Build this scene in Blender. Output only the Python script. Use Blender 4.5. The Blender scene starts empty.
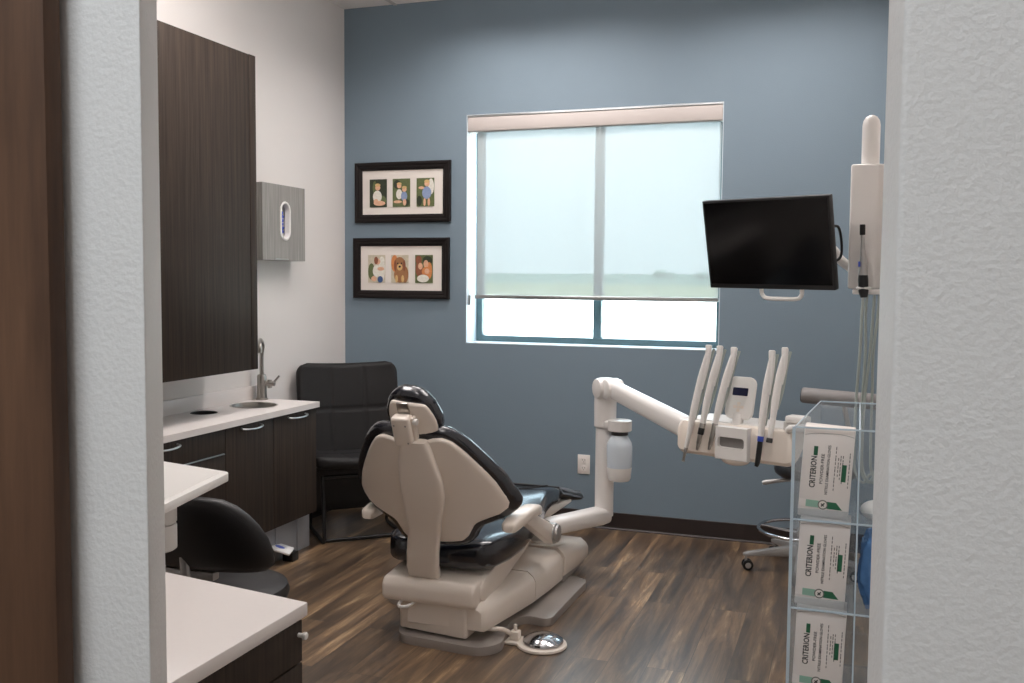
import bpy, bmesh, math, random
from mathutils import Vector, Matrix
random.seed(7)
SC = bpy.context.scene
COL = SC.collection
V = Vector
PI = math.pi

# ------------------------------------------------------------------ mesh helpers
def B():
    return bmesh.new()

def _mi(bm, f0, mi):
    if mi:
        for f in list(bm.faces)[f0:]:
            f.material_index = mi

def box(bm, a, b, bev=0.0, M=None, mi=0, seg=2):
    """axis aligned box between corners a and b, edges rounded by bev"""
    n0 = len(bm.verts)
    f0 = len(bm.faces)
    a, b = V([min(p, q) for p, q in zip(a, b)]), V([max(p, q) for p, q in zip(a, b)])
    t = B()
    r = bmesh.ops.create_cube(t, size=1.0)
    for v in t.verts:
        v.co = V([(a[i] + b[i]) / 2 + v.co[i] * (b[i] - a[i]) for i in range(3)])
    if bev > 0:
        bev = min(bev, min(b[i] - a[i] for i in range(3)) * 0.49)
        bmesh.ops.bevel(t, geom=list(t.edges), offset=bev, segments=seg, profile=0.5, affect='EDGES')
    join(bm, t, M, mi)

def join(bm, t, M=None, mi=0):
    m = {}
    for v in t.verts:
        m[v] = bm.verts.new(M @ v.co if M else v.co)
    for f in t.faces:
        try:
            nf = bm.faces.new([m[v] for v in f.verts])
            nf.material_index = mi if mi else f.material_index
        except ValueError:
            pass
    t.free()

def ring_faces(bm, rings, close=True):
    n = len(rings[0])
    for a, b in zip(rings[:-1], rings[1:]):
        for i in range(n if close else n - 1):
            j = (i + 1) % n
            try:
                bm.faces.new((a[i], a[j], b[j], b[i]))
            except ValueError:
                pass

def loft(bm, rings, cap=True, M=None, mi=0):
    f0 = len(bm.faces)
    rr = [[bm.verts.new(M @ V(p) if M else V(p)) for p in r] for r in rings]
    ring_faces(bm, rr)
    if cap:
        bm.faces.new(list(reversed(rr[0])))
        bm.faces.new(rr[-1])
    _mi(bm, f0, mi)

def circ_basis(d):
    d = d.normalized()
    a = V((0, 0, 1)) if abs(d.z) < 0.9 else V((1, 0, 0))
    x = d.cross(a).normalized()
    return x, d.cross(x).normalized()

def cyl(bm, p0, p1, r0, r1=None, seg=24, M=None, mi=0, bev=0.0):
    p0, p1 = V(p0), V(p1)
    r1 = r0 if r1 is None else r1
    x, y = circ_basis(p1 - p0)
    d = (p1 - p0)
    L = d.length
    d = d / L
    st = [(0, r0), (L, r1)]
    if bev > 0:
        st = [(0, r0 - bev), (bev * 0.3, r0 - bev * 0.3), (bev, r0), (L - bev, r1), (L - bev * 0.3, r1 - bev * 0.3), (L, r1 - bev)]
    loft(bm, [[p0 + d * h + (x * math.cos(2 * PI * i / seg) + y * math.sin(2 * PI * i / seg)) * r for i in range(seg)] for h, r in st], True, M, mi)

def smooth_path(pts, k=8, closed=False):
    pts = [V(p) for p in pts]
    out = []
    n = len(pts)
    for i in range(n if closed else n - 1):
        if closed:
            p0, p1, p2, p3 = pts[(i - 1) % n], pts[i], pts[(i + 1) % n], pts[(i + 2) % n]
        else:
            p1, p2 = pts[i], pts[i + 1]
            p0 = pts[i - 1] if i > 0 else p1 * 2 - p2
            p3 = pts[i + 2] if i + 2 < n else p2 * 2 - p1
        for j in range(k):
            t = j / k
            out.append(0.5 * ((2 * p1) + (p2 - p0) * t + (2 * p0 - 5 * p1 + 4 * p2 - p3) * t * t + (3 * p1 - p0 - 3 * p2 + p3) * t ** 3))
    if not closed:
        out.append(pts[-1])
    return out

def tube(bm, pts, r, seg=10, closed=False, k=8, M=None, mi=0, flat=1.0):
    """sweep a round section along a smoothed path; r may be a list"""
    P = smooth_path(pts, k, closed) if k > 1 else [V(p) for p in pts]
    n = len(P)
    f0 = len(bm.faces)
    def rad(i):
        if isinstance(r, (list, tuple)):
            u = i / max(1, n - 1) * (len(r) - 1)
            j = min(int(u), len(r) - 2)
            return r[j] + (r[j + 1] - r[j]) * (u - j)
        return r
    rings = []
    t0 = (P[1] - P[0]).normalized()
    x, y = circ_basis(t0)
    for i in range(n):
        if closed:
            t = (P[(i + 1) % n] - P[i - 1]).normalized()
        else:
            t = (P[min(i + 1, n - 1)] - P[max(i - 1, 0)]).normalized()
        x = (x - t * x.dot(t)).normalized()
        y = t.cross(x)
        rr = rad(i)
        rings.append([bm.verts.new((M @ q) if M else q) for q in [P[i] + (x * math.cos(2 * PI * a / seg) + y * flat * math.sin(2 * PI * a / seg)) * rr for a in range(seg)]])
    ring_faces(bm, rings)
    if closed:
        a, b = rings[-1], rings[0]
        for i in range(seg):
            j = (i + 1) % seg
            bm.faces.new((a[i], a[j], b[j], b[i]))
    else:
        bm.faces.new(list(reversed(rings[0])))
        bm.faces.new(rings[-1])
    _mi(bm, f0, mi)

def prism(bm, outline, z0, z1, bev=0.0, M=None, mi=0, seg=2, axis='Z'):
    """extrude a 2D outline between z0 and z1 along an axis"""
    t = B()
    def P(u, v, w):
        return V((u, v, w)) if axis == 'Z' else (V((w, u, v)) if axis == 'X' else V((u, w, v)))
    a = [t.verts.new(P(u, v, z0)) for u, v in outline]
    b = [t.verts.new(P(u, v, z1)) for u, v in outline]
    n = len(a)
    t.faces.new(list(reversed(a)))
    t.faces.new(b)
    for i in range(n):
        j = (i + 1) % n
        t.faces.new((a[i], a[j], b[j], b[i]))
    bmesh.ops.recalc_face_normals(t, faces=list(t.faces))
    if bev > 0:
        ed = [e for e in t.edges if e.calc_face_angle(0) > 0.5]
        bmesh.ops.bevel(t, geom=ed, offset=bev, segments=seg, profile=0.5, affect='EDGES', clamp_overlap=True)
    join(bm, t, M, mi)

def lathe(bm, prof, M=None, seg=32, mi=0, cap=True):
    loft(bm, [[V((r * math.cos(2 * PI * i / seg), r * math.sin(2 * PI * i / seg), z)) for i in range(seg)] for r, z in prof], cap, M, mi)

def rrect(w, h, r, n=6, cx=0.0, cy=0.0):
    o = []
    for sx, sy, a0 in ((1, 1, 0), (-1, 1, 90), (-1, -1, 180), (1, -1, 270)):
        for i in range(n + 1):
            a = math.radians(a0 + 90 * i / n)
            o.append((cx + sx * (w / 2 - r) + r * math.cos(a), cy + sy * (h / 2 - r) + r * math.sin(a)))
    return o

def frame(o, ex, ey, ez):
    M = Matrix.Identity(4)
    for i, c in enumerate((ex, ey, ez, o)):
        for j in range(3):
            M[j][i] = c[j]
    return M

# ------------------------------------------------------------------ objects
def root_loc(o):
    while o.parent:
        o = o.parent
    return o.location

def obj(name, bm, mats, parent=None, smooth=40, origin=None):
    me = bpy.data.meshes.new(name)
    off = V(origin) if origin else (V(root_loc(parent)) if parent else V((0, 0, 0)))
    if off.length:
        for v in bm.verts:
            v.co -= off
    bmesh.ops.recalc_face_normals(bm, faces=list(bm.faces))
    bm.to_mesh(me)
    bm.free()
    if not isinstance(mats, (list, tuple)):
        mats = [mats]
    for m in mats:
        me.materials.append(m)
    if smooth:
        for p in me.polygons:
            p.use_smooth = True
        me.set_sharp_from_angle(angle=math.radians(smooth))
    o = bpy.data.objects.new(name, me)
    COL.objects.link(o)
    if parent:
        o.parent = parent
    elif origin:
        o.location = origin
    return o

def tag(o, label, cat, group=None):
    o['label'] = label
    o['category'] = cat
    if group:
        o['group'] = group
    return o

def thing(name, label, cat, loc, group=None):
    o = bpy.data.objects.new(name, None)
    o.empty_display_size = 0.1
    COL.objects.link(o)
    o.location = loc
    return tag(o, label, cat, group)

def struct(name, bm, mats, parent=None, smooth=30):
    o = obj(name, bm, mats, parent, smooth)
    if not parent:
        o['kind'] = 'structure'
    return o

def plab(o, s):
    o['label'] = s
    return o

# ------------------------------------------------------------------ materials
def srgb(r, g, b):
    f = lambda c: (c / 255 / 12.92) if c / 255 <= 0.04045 else ((c / 255 + 0.055) / 1.055) ** 2.4
    return (f(r), f(g), f(b), 1.0)

def new_mat(name):
    m = bpy.data.materials.new(name)
    m.use_nodes = True
    nt = m.node_tree
    return m, nt, nt.nodes['Principled BSDF']

def mat(name, col, rough=0.5, metal=0.0, bump=0.0, bscale=200.0, var=0.0, vscale=6.0, coat=0.0, spec=0.5, detail=3.0):
    """principled surface with a little procedural colour variation and grain"""
    m, nt, p = new_mat(name)
    p.inputs['Base Color'].default_value = col
    p.inputs['Roughness'].default_value = rough
    p.inputs['Metallic'].default_value = metal
    p.inputs['Specular IOR Level'].default_value = spec
    if coat:
        p.inputs['Coat Weight'].default_value = coat
        p.inputs['Coat Roughness'].default_value = 0.1
    tc = nt.nodes.new('ShaderNodeTexCoord')
    if var:
        nz = nt.nodes.new('ShaderNodeTexNoise')
        nz.inputs['Scale'].default_value = vscale
        nz.inputs['Detail'].default_value = 4
        nt.links.new(tc.outputs['Object'], nz.inputs['Vector'])
        mx = nt.nodes.new('ShaderNodeMixRGB')
        mx.inputs[1].default_value = [c * (1 - var) for c in col[:3]] + [1]
        mx.inputs[2].default_value = [min(1, c * (1 + var)) for c in col[:3]] + [1]
        nt.links.new(nz.outputs['Fac'], mx.inputs[0])
        nt.links.new(mx.outputs[0], p.inputs['Base Color'])
    if bump:
        nb = nt.nodes.new('ShaderNodeTexNoise')
        nb.inputs['Scale'].default_value = bscale
        nb.inputs['Detail'].default_value = detail
        nt.links.new(tc.outputs['Object'], nb.inputs['Vector'])
        bp = nt.nodes.new('ShaderNodeBump')
        bp.inputs['Strength'].default_value = bump
        bp.inputs['Distance'].default_value = 0.01
        nt.links.new(nb.outputs['Fac'], bp.inputs['Height'])
        nt.links.new(bp.outputs['Normal'], p.inputs['Normal'])
    return m

def wood(name, dark, light, stretch=(60, 60, 2.0), rough=0.45, seed=0.0, contrast=(0.35, 0.7), fine=4.0):
    m, nt, p = new_mat(name)
    tc = nt.nodes.new('ShaderNodeTexCoord')
    mp = nt.nodes.new('ShaderNodeMapping')
    mp.inputs['Scale'].default_value = stretch
    mp.inputs['Location'].default_value = (seed, seed * 1.3, seed * 0.7)
    nt.links.new(tc.outputs['Object'], mp.inputs['Vector'])
    n1 = nt.nodes.new('ShaderNodeTexNoise')
    n1.inputs['Scale'].default_value = 1.0
    n1.inputs['Detail'].default_value = fine
    n1.inputs['Roughness'].default_value = 0.65
    nt.links.new(mp.outputs[0], n1.inputs['Vector'])
    cr = nt.nodes.new('ShaderNodeValToRGB')
    cr.color_ramp.elements[0].position = contrast[0]
    cr.color_ramp.elements[0].color = dark
    cr.color_ramp.elements[1].position = contrast[1]
    cr.color_ramp.elements[1].color = light
    nt.links.new(n1.outputs['Fac'], cr.inputs[0])
    nt.links.new(cr.outputs[0], p.inputs['Base Color'])
    p.inputs['Roughness'].default_value = rough
    p.inputs['Specular IOR Level'].default_value = 0.22
    bp = nt.nodes.new('ShaderNodeBump')
    bp.inputs['Strength'].default_value = 0.06
    nt.links.new(n1.outputs['Fac'], bp.inputs['Height'])
    nt.links.new(bp.outputs['Normal'], p.inputs['Normal'])
    return m

def floor_mat():
    m, nt, p = new_mat('vinyl_plank')
    L = nt.links.new
    tc = nt.nodes.new('ShaderNodeTexCoord')
    mp = nt.nodes.new('ShaderNodeMapping')
    mp.inputs['Rotation'].default_value = (0, 0, PI / 2)
    L(tc.outputs['Object'], mp.inputs['Vector'])
    br = nt.nodes.new('ShaderNodeTexBrick')
    br.offset = 0.37
    br.inputs['Scale'].default_value = 1.0
    br.inputs['Brick Width'].default_value = 1.22
    br.inputs['Row Height'].default_value = 0.152
    br.inputs['Mortar Size'].default_value = 0.0012
    br.inputs['Mortar Smooth'].default_value = 0.3
    br.inputs['Color1'].default_value = (0, 0, 0, 1)
    br.inputs['Color2'].default_value = (1, 1, 1, 1)
    br.inputs['Mortar'].default_value = (0.1, 0.1, 0.1, 1)
    L(mp.outputs[0], br.inputs['Vector'])
    # shift the grain of every plank by its own random tone
    sc = nt.nodes.new('ShaderNodeVectorMath'); sc.operation = 'SCALE'; sc.inputs['Scale'].default_value = 37.0
    L(br.outputs['Color'], sc.inputs[0])
    ad = nt.nodes.new('ShaderNodeVectorMath'); ad.operation = 'ADD'
    L(tc.outputs['Object'], ad.inputs[0]); L(sc.outputs[0], ad.inputs[1])
    m2 = nt.nodes.new('ShaderNodeMapping')
    m2.inputs['Scale'].default_value = (16, 1.3, 16)
    L(ad.outputs[0], m2.inputs['Vector'])
    n1 = nt.nodes.new('ShaderNodeTexNoise')
    n1.inputs['Scale'].default_value = 1.0; n1.inputs['Detail'].default_value = 10; n1.inputs['Roughness'].default_value = 0.7
    n1.inputs['Distortion'].default_value = 0.5
    L(m2.outputs[0], n1.inputs['Vector'])
    cr = nt.nodes.new('ShaderNodeValToRGB')
    e = cr.color_ramp.elements
    e[0].position = 0.34; e[0].color = srgb(58, 45, 35)
    e[1].position = 0.68; e[1].color = srgb(196, 164, 124)
    k = e.new(0.46); k.color = srgb(94, 74, 55)
    k = e.new(0.58); k.color = srgb(134, 107, 79)
    L(n1.outputs['Fac'], cr.inputs[0])
    hs = nt.nodes.new('ShaderNodeMixRGB'); hs.blend_type = 'MULTIPLY'; hs.inputs[0].default_value = 1.0
    mr = nt.nodes.new('ShaderNodeMapRange')
    mr.inputs[3].default_value = 0.62; mr.inputs[4].default_value = 1.12
    L(br.outputs['Color'], mr.inputs[0])
    L(cr.outputs[0], hs.inputs[1]); L(mr.outputs[0], hs.inputs[2])
    sm = nt.nodes.new('ShaderNodeMixRGB'); sm.blend_type = 'MIX'
    sm.inputs[2].default_value = srgb(50, 40, 33)
    L(br.outputs['Fac'], sm.inputs[0]); L(hs.outputs[0], sm.inputs[1])
    L(sm.outputs[0], p.inputs['Base Color'])
    p.inputs['Roughness'].default_value = 0.38
    p.inputs['Specular IOR Level'].default_value = 0.9
    p.inputs['Coat Weight'].default_value = 0.7
    p.inputs['Coat Roughness'].default_value = 0.3
    bp = nt.nodes.new('ShaderNodeBump'); bp.inputs['Strength'].default_value = 0.05
    L(n1.outputs['Fac'], bp.inputs['Height'])
    L(bp.outputs['Normal'], p.inputs['Normal'])
    return m

def acrylic_mat(name, tint=(0.93, 0.96, 0.98, 1), gloss=0.10, haze=0.05):
    m, nt, p = new_mat(name)
    nt.nodes.remove(p)
    out = [n for n in nt.nodes if n.type == 'OUTPUT_MATERIAL'][0]
    tr = nt.nodes.new('ShaderNodeBsdfTransparent'); tr.inputs[0].default_value = tint
    gl = nt.nodes.new('ShaderNodeBsdfGlossy'); gl.inputs['Roughness'].default_value = 0.05
    df = nt.nodes.new('ShaderNodeBsdfDiffuse'); df.inputs[0].default_value = (0.8, 0.86, 0.9, 1)
    a = nt.nodes.new('ShaderNodeMixShader'); a.inputs[0].default_value = gloss
    b = nt.nodes.new('ShaderNodeMixShader'); b.inputs[0].default_value = haze
    nt.links.new(tr.outputs[0], a.inputs[1]); nt.links.new(gl.outputs[0], a.inputs[2])
    nt.links.new(a.outputs[0], b.inputs[1]); nt.links.new(df.outputs[0], b.inputs[2])
    nt.links.new(b.outputs[0], out.inputs[0])
    return m

def shade_mat():
    """open-weave roller shade: lets part of the view through, scatters the rest"""
    m, nt, p = new_mat('shade_fabric')
    nt.nodes.remove(p)
    L = nt.links.new
    out = [n for n in nt.nodes if n.type == 'OUTPUT_MATERIAL'][0]
    tr = nt.nodes.new('ShaderNodeBsdfTransparent'); tr.inputs[0].default_value = (0.88, 0.96, 0.98, 1)
    tl = nt.nodes.new('ShaderNodeBsdfTranslucent'); tl.inputs[0].default_value = (0.28, 0.33, 0.35, 1)
    df = nt.nodes.new('ShaderNodeBsdfDiffuse'); df.inputs[0].default_value = (0.46, 0.49, 0.49, 1)
    a = nt.nodes.new('ShaderNodeMixShader'); a.inputs[0].default_value = 0.9
    b = nt.nodes.new('ShaderNodeMixShader')
    tc = nt.nodes.new('ShaderNodeTexCoord')
    mp = nt.nodes.new('ShaderNodeMapping'); mp.inputs['Scale'].default_value = (30, 30, 120)
    nz = nt.nodes.new('ShaderNodeTexNoise'); nz.inputs['Scale'].default_value = 1.2; nz.inputs['Detail'].default_value = 5
    mr = nt.nodes.new('ShaderNodeMapRange'); mr.inputs[3].default_value = SHADE_OPEN - 0.012; mr.inputs[4].default_value = SHADE_OPEN + 0.012
    L(tc.outputs['Object'], mp.inputs[0]); L(mp.outputs[0], nz.inputs['Vector']); L(nz.outputs['Fac'], mr.inputs[0])
    L(tl.outputs[0], a.inputs[1]); L(df.outputs[0], a.inputs[2])
    L(mr.outputs[0], b.inputs[0]); L(a.outputs[0], b.inputs[1]); L(tr.outputs[0], b.inputs[2])
    L(b.outputs[0], out.inputs[0])
    return m

SHADE_OPEN = 0.10
M = {}
M['blue'] = mat('blue_paint', srgb(123, 140, 152), 0.62, bump=0.12, bscale=160, var=0.02)
M['white_wall'] = mat('white_paint', srgb(226, 221, 217), 0.7, bump=0.10, bscale=150, var=0.01)
M['orange_peel'] = mat('orange_peel_paint', srgb(212, 209, 206), 0.6, bump=0.15, bscale=150, var=0.012, detail=2.0)
M['ceil'] = mat('ceiling_tile', srgb(240, 236, 233), 0.9, bump=0.35, bscale=240, var=0.03, vscale=60)
M['grid'] = mat('ceiling_grid', srgb(205, 202, 198), 0.5)
M['floor'] = floor_mat()
M['base'] = mat('cove_base', srgb(45, 36, 34), 0.5, var=0.06)
M['reveal'] = mat('reveal_paint', srgb(214, 222, 228), 0.6, bump=0.05)
M['winframe'] = mat('teal_aluminium', srgb(98, 122, 128), 0.4, metal=0.2)
M['alum'] = mat('brushed_aluminium', srgb(190, 192, 192), 0.3, metal=0.9)
M['fascia'] = mat('shade_fascia', srgb(196, 187, 182), 0.6)
M['shade'] = shade_mat()
M['glass'] = acrylic_mat('window_glass', (0.95, 0.99, 0.99, 1), 0.05, 0.0)
M['dark_wood'] = wood('dark_laminate', srgb(42, 34, 29), srgb(66, 55, 46), (60, 60, 1.6), 0.6)
M['door_wood'] = wood('stained_alder', srgb(56, 39, 30), srgb(112, 82, 62), (14, 14, 1.2), 0.45, seed=3.1, contrast=(0.25, 0.8), fine=6)
M['grey_wood'] = wood('grey_laminate', srgb(134, 131, 127), srgb(160, 157, 152), (90, 90, 3), 0.45, seed=5)
M['counter'] = mat('solid_surface', srgb(224, 217, 213), 0.35, var=0.015, vscale=80)
M['steel'] = mat('brushed_steel', srgb(170, 166, 160), 0.28, metal=1.0)
M['chrome'] = mat('chrome', srgb(205, 205, 208), 0.12, metal=1.0)
M['toe'] = mat('toe_metal', srgb(176, 178, 182), 0.45, metal=0.35, bump=0.05, bscale=400)
M['black_hole'] = mat('black_rubber', srgb(22, 20, 20), 0.6)
M['black_vinyl'] = mat('black_vinyl', srgb(26, 25, 27), 0.42, bump=0.08, bscale=300)
M['navy_vinyl'] = mat('glossy_black_vinyl', srgb(22, 26, 36), 0.22, bump=0.03, bscale=250, coat=0.5, spec=0.7)
M['brown_leather'] = mat('charcoal_leather', srgb(24, 22, 22), 0.6, spec=0.35, bump=0.15, bscale=260, var=0.06)
M['beige'] = mat('beige_plastic', srgb(240, 229, 217), 0.32, coat=0.25, var=0.012)
M['white_pl'] = mat('white_plastic', srgb(236, 233, 229), 0.35, var=0.01)
M['white_gloss'] = mat('white_enamel', srgb(236, 232, 228), 0.28, coat=0.3)
M['grey_metal'] = mat('grey_casting', srgb(168, 161, 155), 0.34, metal=0.25)
M['silver'] = mat('silver_paint', srgb(176, 174, 172), 0.3, metal=0.45)
M['dark_pl'] = mat('dark_grey_plastic', srgb(58, 56, 56), 0.5)
M['black_pl'] = mat('black_plastic', srgb(20, 20, 21), 0.4)
M['screen'] = mat('screen_glass', srgb(12, 12, 13), 0.12, spec=0.5)
M['lcd'] = mat('lcd_blue', srgb(26, 30, 66), 0.2)
M['tube'] = mat('grey_green_hose', srgb(168, 176, 170), 0.45)
M['blue_pl'] = mat('blue_film', srgb(62, 88, 190), 0.3)
M['blue_bag'] = mat('blue_bag', srgb(86, 128, 176), 0.25, var=0.25, vscale=40)
M['card'] = mat('glove_carton', srgb(236, 228, 222), 0.5)
M['ink'] = mat('black_ink', srgb(34, 34, 34), 0.6)
M['ink_grey'] = mat('grey_ink', srgb(120, 114, 110), 0.6)
M['green'] = mat('green_ink', srgb(38, 102, 70), 0.5)
M['pale_green'] = mat('pale_green_ink', srgb(150, 188, 168), 0.5)
M['acrylic'] = acrylic_mat('clear_acrylic')
M['acrylic_side'] = acrylic_mat('clear_acrylic_side', gloss=0.12, haze=0.16)
M['acrylic_edge_highlight'] = mat('acrylic_edge_highlight', srgb(196, 212, 222), 0.2)  # pale colour carries the highlights of the acrylic edges
M['frame_wood'] = mat('espresso_frame', srgb(24, 18, 17), 0.45, spec=0.25, var=0.08)
M['matboard'] = mat('mat_board', srgb(232, 224, 216), 0.8)
M['bottle'] = mat('milky_bottle', srgb(214, 224, 232), 0.25, coat=0.2)
M['grey_cushion'] = mat('grey_cushion', srgb(140, 136, 134), 0.6)
M['clear_cover'] = mat('clear_toe_cover', srgb(120, 122, 126), 0.2, spec=0.7)
M['outlet'] = mat('outlet_plastic', srgb(236, 230, 224), 0.4)
M['ground_conc'] = mat('pale_concrete', srgb(238, 236, 230), 0.9, var=0.03)
M['crop'] = mat('crop_green', srgb(104, 132, 118), 0.9, var=0.12, vscale=0.05)
M['verge'] = mat('dry_grass', srgb(146, 152, 120), 0.9, var=0.1, vscale=0.1)
M['tree'] = mat('distant_tree', srgb(112, 138, 130), 0.9, var=0.2)

# ------------------------------------------------------------------ the setting
CEIL = 3.23
XW = 3.36            # right wall
DW = -4.78           # door wall, corridor face
bm = B(); box(bm, (-0.9, -7.6, -0.1), (5.6, 0.12, 0.0)); struct('floor', bm, M['floor'])
bm = B(); box(bm, (-0.9, -7.6, CEIL), (5.6, 0.25, CEIL + 0.1)); ce = struct('ceiling', bm, M['ceil'])
bm = B()
for x in (0.365, 0.975, 1.585, 2.195, 2.805):
    box(bm, (x - 0.012, -4.6, CEIL - 0.006), (x + 0.012, 0.0, CEIL + 0.001), 0.001)
for y in (-0.9, -2.12, -3.34):
    box(bm, (0.0, y - 0.012, CEIL - 0.0055), (XW, y + 0.012, CEIL + 0.001), 0.001)
struct('ceiling_grid', bm, M['grid'], ce)
# far (window) wall with an opening
WX0, WX1, WZ0, WZ1 = 0.857, 2.428, 1.098, 2.516
WT = 0.25
bm = B()
box(bm, (-0.12, 0, 0), (WX0, WT, CEIL)); box(bm, (WX1, 0, 0), (XW + 0.12, WT, CEIL))
box(bm, (WX0, 0, 0), (WX1, WT, WZ0)); box(bm, (WX0, 0, WZ1), (WX1, WT, CEIL))
struct('wall_far', bm, M['blue'], smooth=0)
bm = B(); box(bm, (-0.12, -4.6, 0), (0.0, 0.0, CEIL)); struct('wall_left', bm, M['white_wall'])
bm = B(); box(bm, (XW, -4.66, 0), (XW + 0.12, 0.0, CEIL)); struct('wall_right', bm, M['white_wall'])
# door wall: two piers either side of the opening the photograph is taken through
def pier(name, pts, rnd):
    b_ = B(); prism(b_, pts, 0, CEIL, 0)
    ed = [e for e in b_.edges if abs(e.verts[0].co.z - e.verts[1].co.z) > 1 and e.verts[0].co.xy in [V(p) for p in []]]
    return b_
def rounded(pts, idx, r, n=5):
    """round the listed corners of an outline"""
    out = []
    m = len(pts)
    for i, p in enumerate(pts):
        if i not in idx:
            out.append(p); continue
        p = V(p); a = (V(pts[i - 1]) - p).normalized(); b = (V(pts[(i + 1) % m]) - p).normalized()
        s, e = p + a * r, p + b * r
        for k in range(n + 1):
            t = k / n
            q = s * (1 - t) ** 2 + p * 2 * t * (1 - t) + e * t * t
            out.append((q.x, q.y))
    return out
bm = B()
prism(bm, rounded([(-0.9, DW), (2.4345, DW), (2.362, DW + 0.115), (-0.12, DW + 0.115), (-0.12, DW + 0.2), (-0.9, DW + 0.2)], (1, 2), 0.004), 0, CEIL)
struct('wall_door_left', bm, M['orange_peel'])
bm = B()
prism(bm, rounded([(5.6, DW), (3.1815, DW), (3.1725, DW + 0.12), (5.6, DW + 0.12)], (1, 2), 0.006), 0, CEIL)
struct('wall_door_right', bm, M['orange_peel'])
bm = B(); box(bm, (2.35, DW, 2.75), (3.19, DW + 0.11, CEIL)); struct('wall_door_header', bm, M['orange_peel'])
bm = B(); box(bm, (-0.9, -7.6, 0), (5.6, -7.5, CEIL)); struct('wall_corridor_back', bm, M['white_wall'])
bm = B(); box(bm, (-1.0, -7.6, 0), (-0.9, DW + 0.2, CEIL)); struct('wall_corridor_left', bm, M['white_wall'])
bm = B(); box(bm, (5.6, -7.6, 0), (5.7, DW + 0.12, CEIL)); struct('wall_corridor_right', bm, M['white_wall'])
# stained wood door leaf slid open along the corridor side of the door wall
bm = B()
box(bm, (1.45, DW - 0.036, 0.01), (2.340, DW - 0.012, 2.72), 0.002)
d1 = struct('door_1', bm, M['door_wood'])
# cove base
bm = B()
prism(bm, [(-0.012, 0.0), (-0.012, 0.004), (-0.006, 0.012), (-0.006, 0.102), (-0.004, 0.104), (0, 0.104), (0, 0)], 0.0, XW, axis='X')
struct('baseboard_far', bm, M['base'])
bm = B()
box(bm, (0, -0.95, 0), (0.006, -0.012, 0.104), 0.001)
struct('baseboard_left', bm, M['base'])

# window: frame, mullion, panes
FY = 0.17
wo = thing('window_1', 'wide aluminium window with central mullion in the blue wall', 'window', (1.64, FY, WZ0))
wo['kind'] = 'structure'
bm = B()
box(bm, (WX0 - 0.0, FY, WZ0 + 0.002), (WX0 + 0.042, FY + 0.06, WZ1), 0.003)
box(bm, (WX1 - 0.042, FY, WZ0 + 0.002), (WX1, FY + 0.06, WZ1), 0.003)
box(bm, (WX0 + 0.042, FY, WZ0 + 0.002), (WX1 - 0.042, FY + 0.06, WZ0 + 0.042), 0.003)
box(bm, (WX0 + 0.042, FY, WZ1 - 0.042), (WX1 - 0.042, FY + 0.06, WZ1), 0.003)
obj('window_frame', bm, M['winframe'], wo)
bm = B(); box(bm, (1.636, FY - 0.002, WZ0 + 0.042), (1.687, FY + 0.062, WZ1 - 0.042), 0.003); obj('mullion', bm, M['winframe'], wo)
for a, b in ((WX0 + 0.042, 1.636), (1.687, WX1 - 0.042)):
    bm = B(); box(bm, (a, FY + 0.03, WZ0 + 0.042), (b, FY + 0.036, WZ1 - 0.042)); obj('pane', bm, M['glass'], wo)
# drywall return lining the opening
bm = B()
box(bm, (WX0 - 0.001, 0.0005, WZ0), (WX0 + 0.004, FY, WZ1)); box(bm, (WX1 - 0.004, 0.0005, WZ0), (WX1 + 0.001, FY, WZ1))
box(bm, (WX0, 0.0005, WZ0 - 0.001), (WX1, FY, WZ0 + 0.005)); box(bm, (WX0, 0.0005, WZ1 - 0.004), (WX1, FY, WZ1 + 0.001))
struct('trim_1', bm, M['reveal'], smooth=0)

# ------------------------------------------------------------------ outdoors
def ground(name, y0, y1, z, m):
    b_ = B(); box(b_, (-900, y0, z - 0.2), (900, y1, z)); o = obj(name, b_, m); o['kind'] = 'structure'; return o
ground('ground_pavement', 0.5, 96, -0.2, M['ground_conc'])
ground('ground_verge', 96, 380, -0.19, M['verge'])
b_ = B()
prism(b_, [(380, -0.4), (380, -0.18), (2600, 19.0), (2600, -0.4)], -1600, 1600, axis='X')
o = obj('ground_field', b_, M['crop']); o['kind'] = 'structure'
rt = random.Random(3)
def far_tree(x, y, w, h, label):
    b_ = B()
    for i in range(9):
        a = rt.uniform(0, 2 * PI); rr = rt.uniform(0, 0.33) * w
        c = V((x + rr * math.cos(a) * 1.3, y + rr * math.sin(a), 1.7 + h * rt.uniform(0.42, 0.72)))
        s = rt.uniform(0.22, 0.34)
        t = B(); bmesh.ops.create_icosphere(t, subdivisions=2, radius=1.0)
        for v in t.verts:
            v.co = V((v.co.x * s * w, v.co.y * s * w, v.co.z * s * h)) * rt.uniform(0.92, 1.08) + c
        join(b_, t)
    o = thing('tree', label, 'tree', (x, y, 1.7), 'trees on the horizon')
    obj('crown', b_, M['tree'], o)
    b_ = B(); cyl(b_, (x, y, 1.6), (x, y, 1.7 + h * 0.5), w * 0.05, w * 0.035, 8)
    obj('trunk', b_, M['door_wood'], o)
far_tree(-113.0, 600, 7, 7.0, 'hazy rounded tree on the horizon, left one of the pair in the right pane')
far_tree(-105.0, 600, 4, 5.6, 'small hazy tree beside the bigger rounded tree on the horizon')
far_tree(-86.0, 600, 8, 5.4, 'low wide hazy tree on the horizon next to the black screen')

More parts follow.
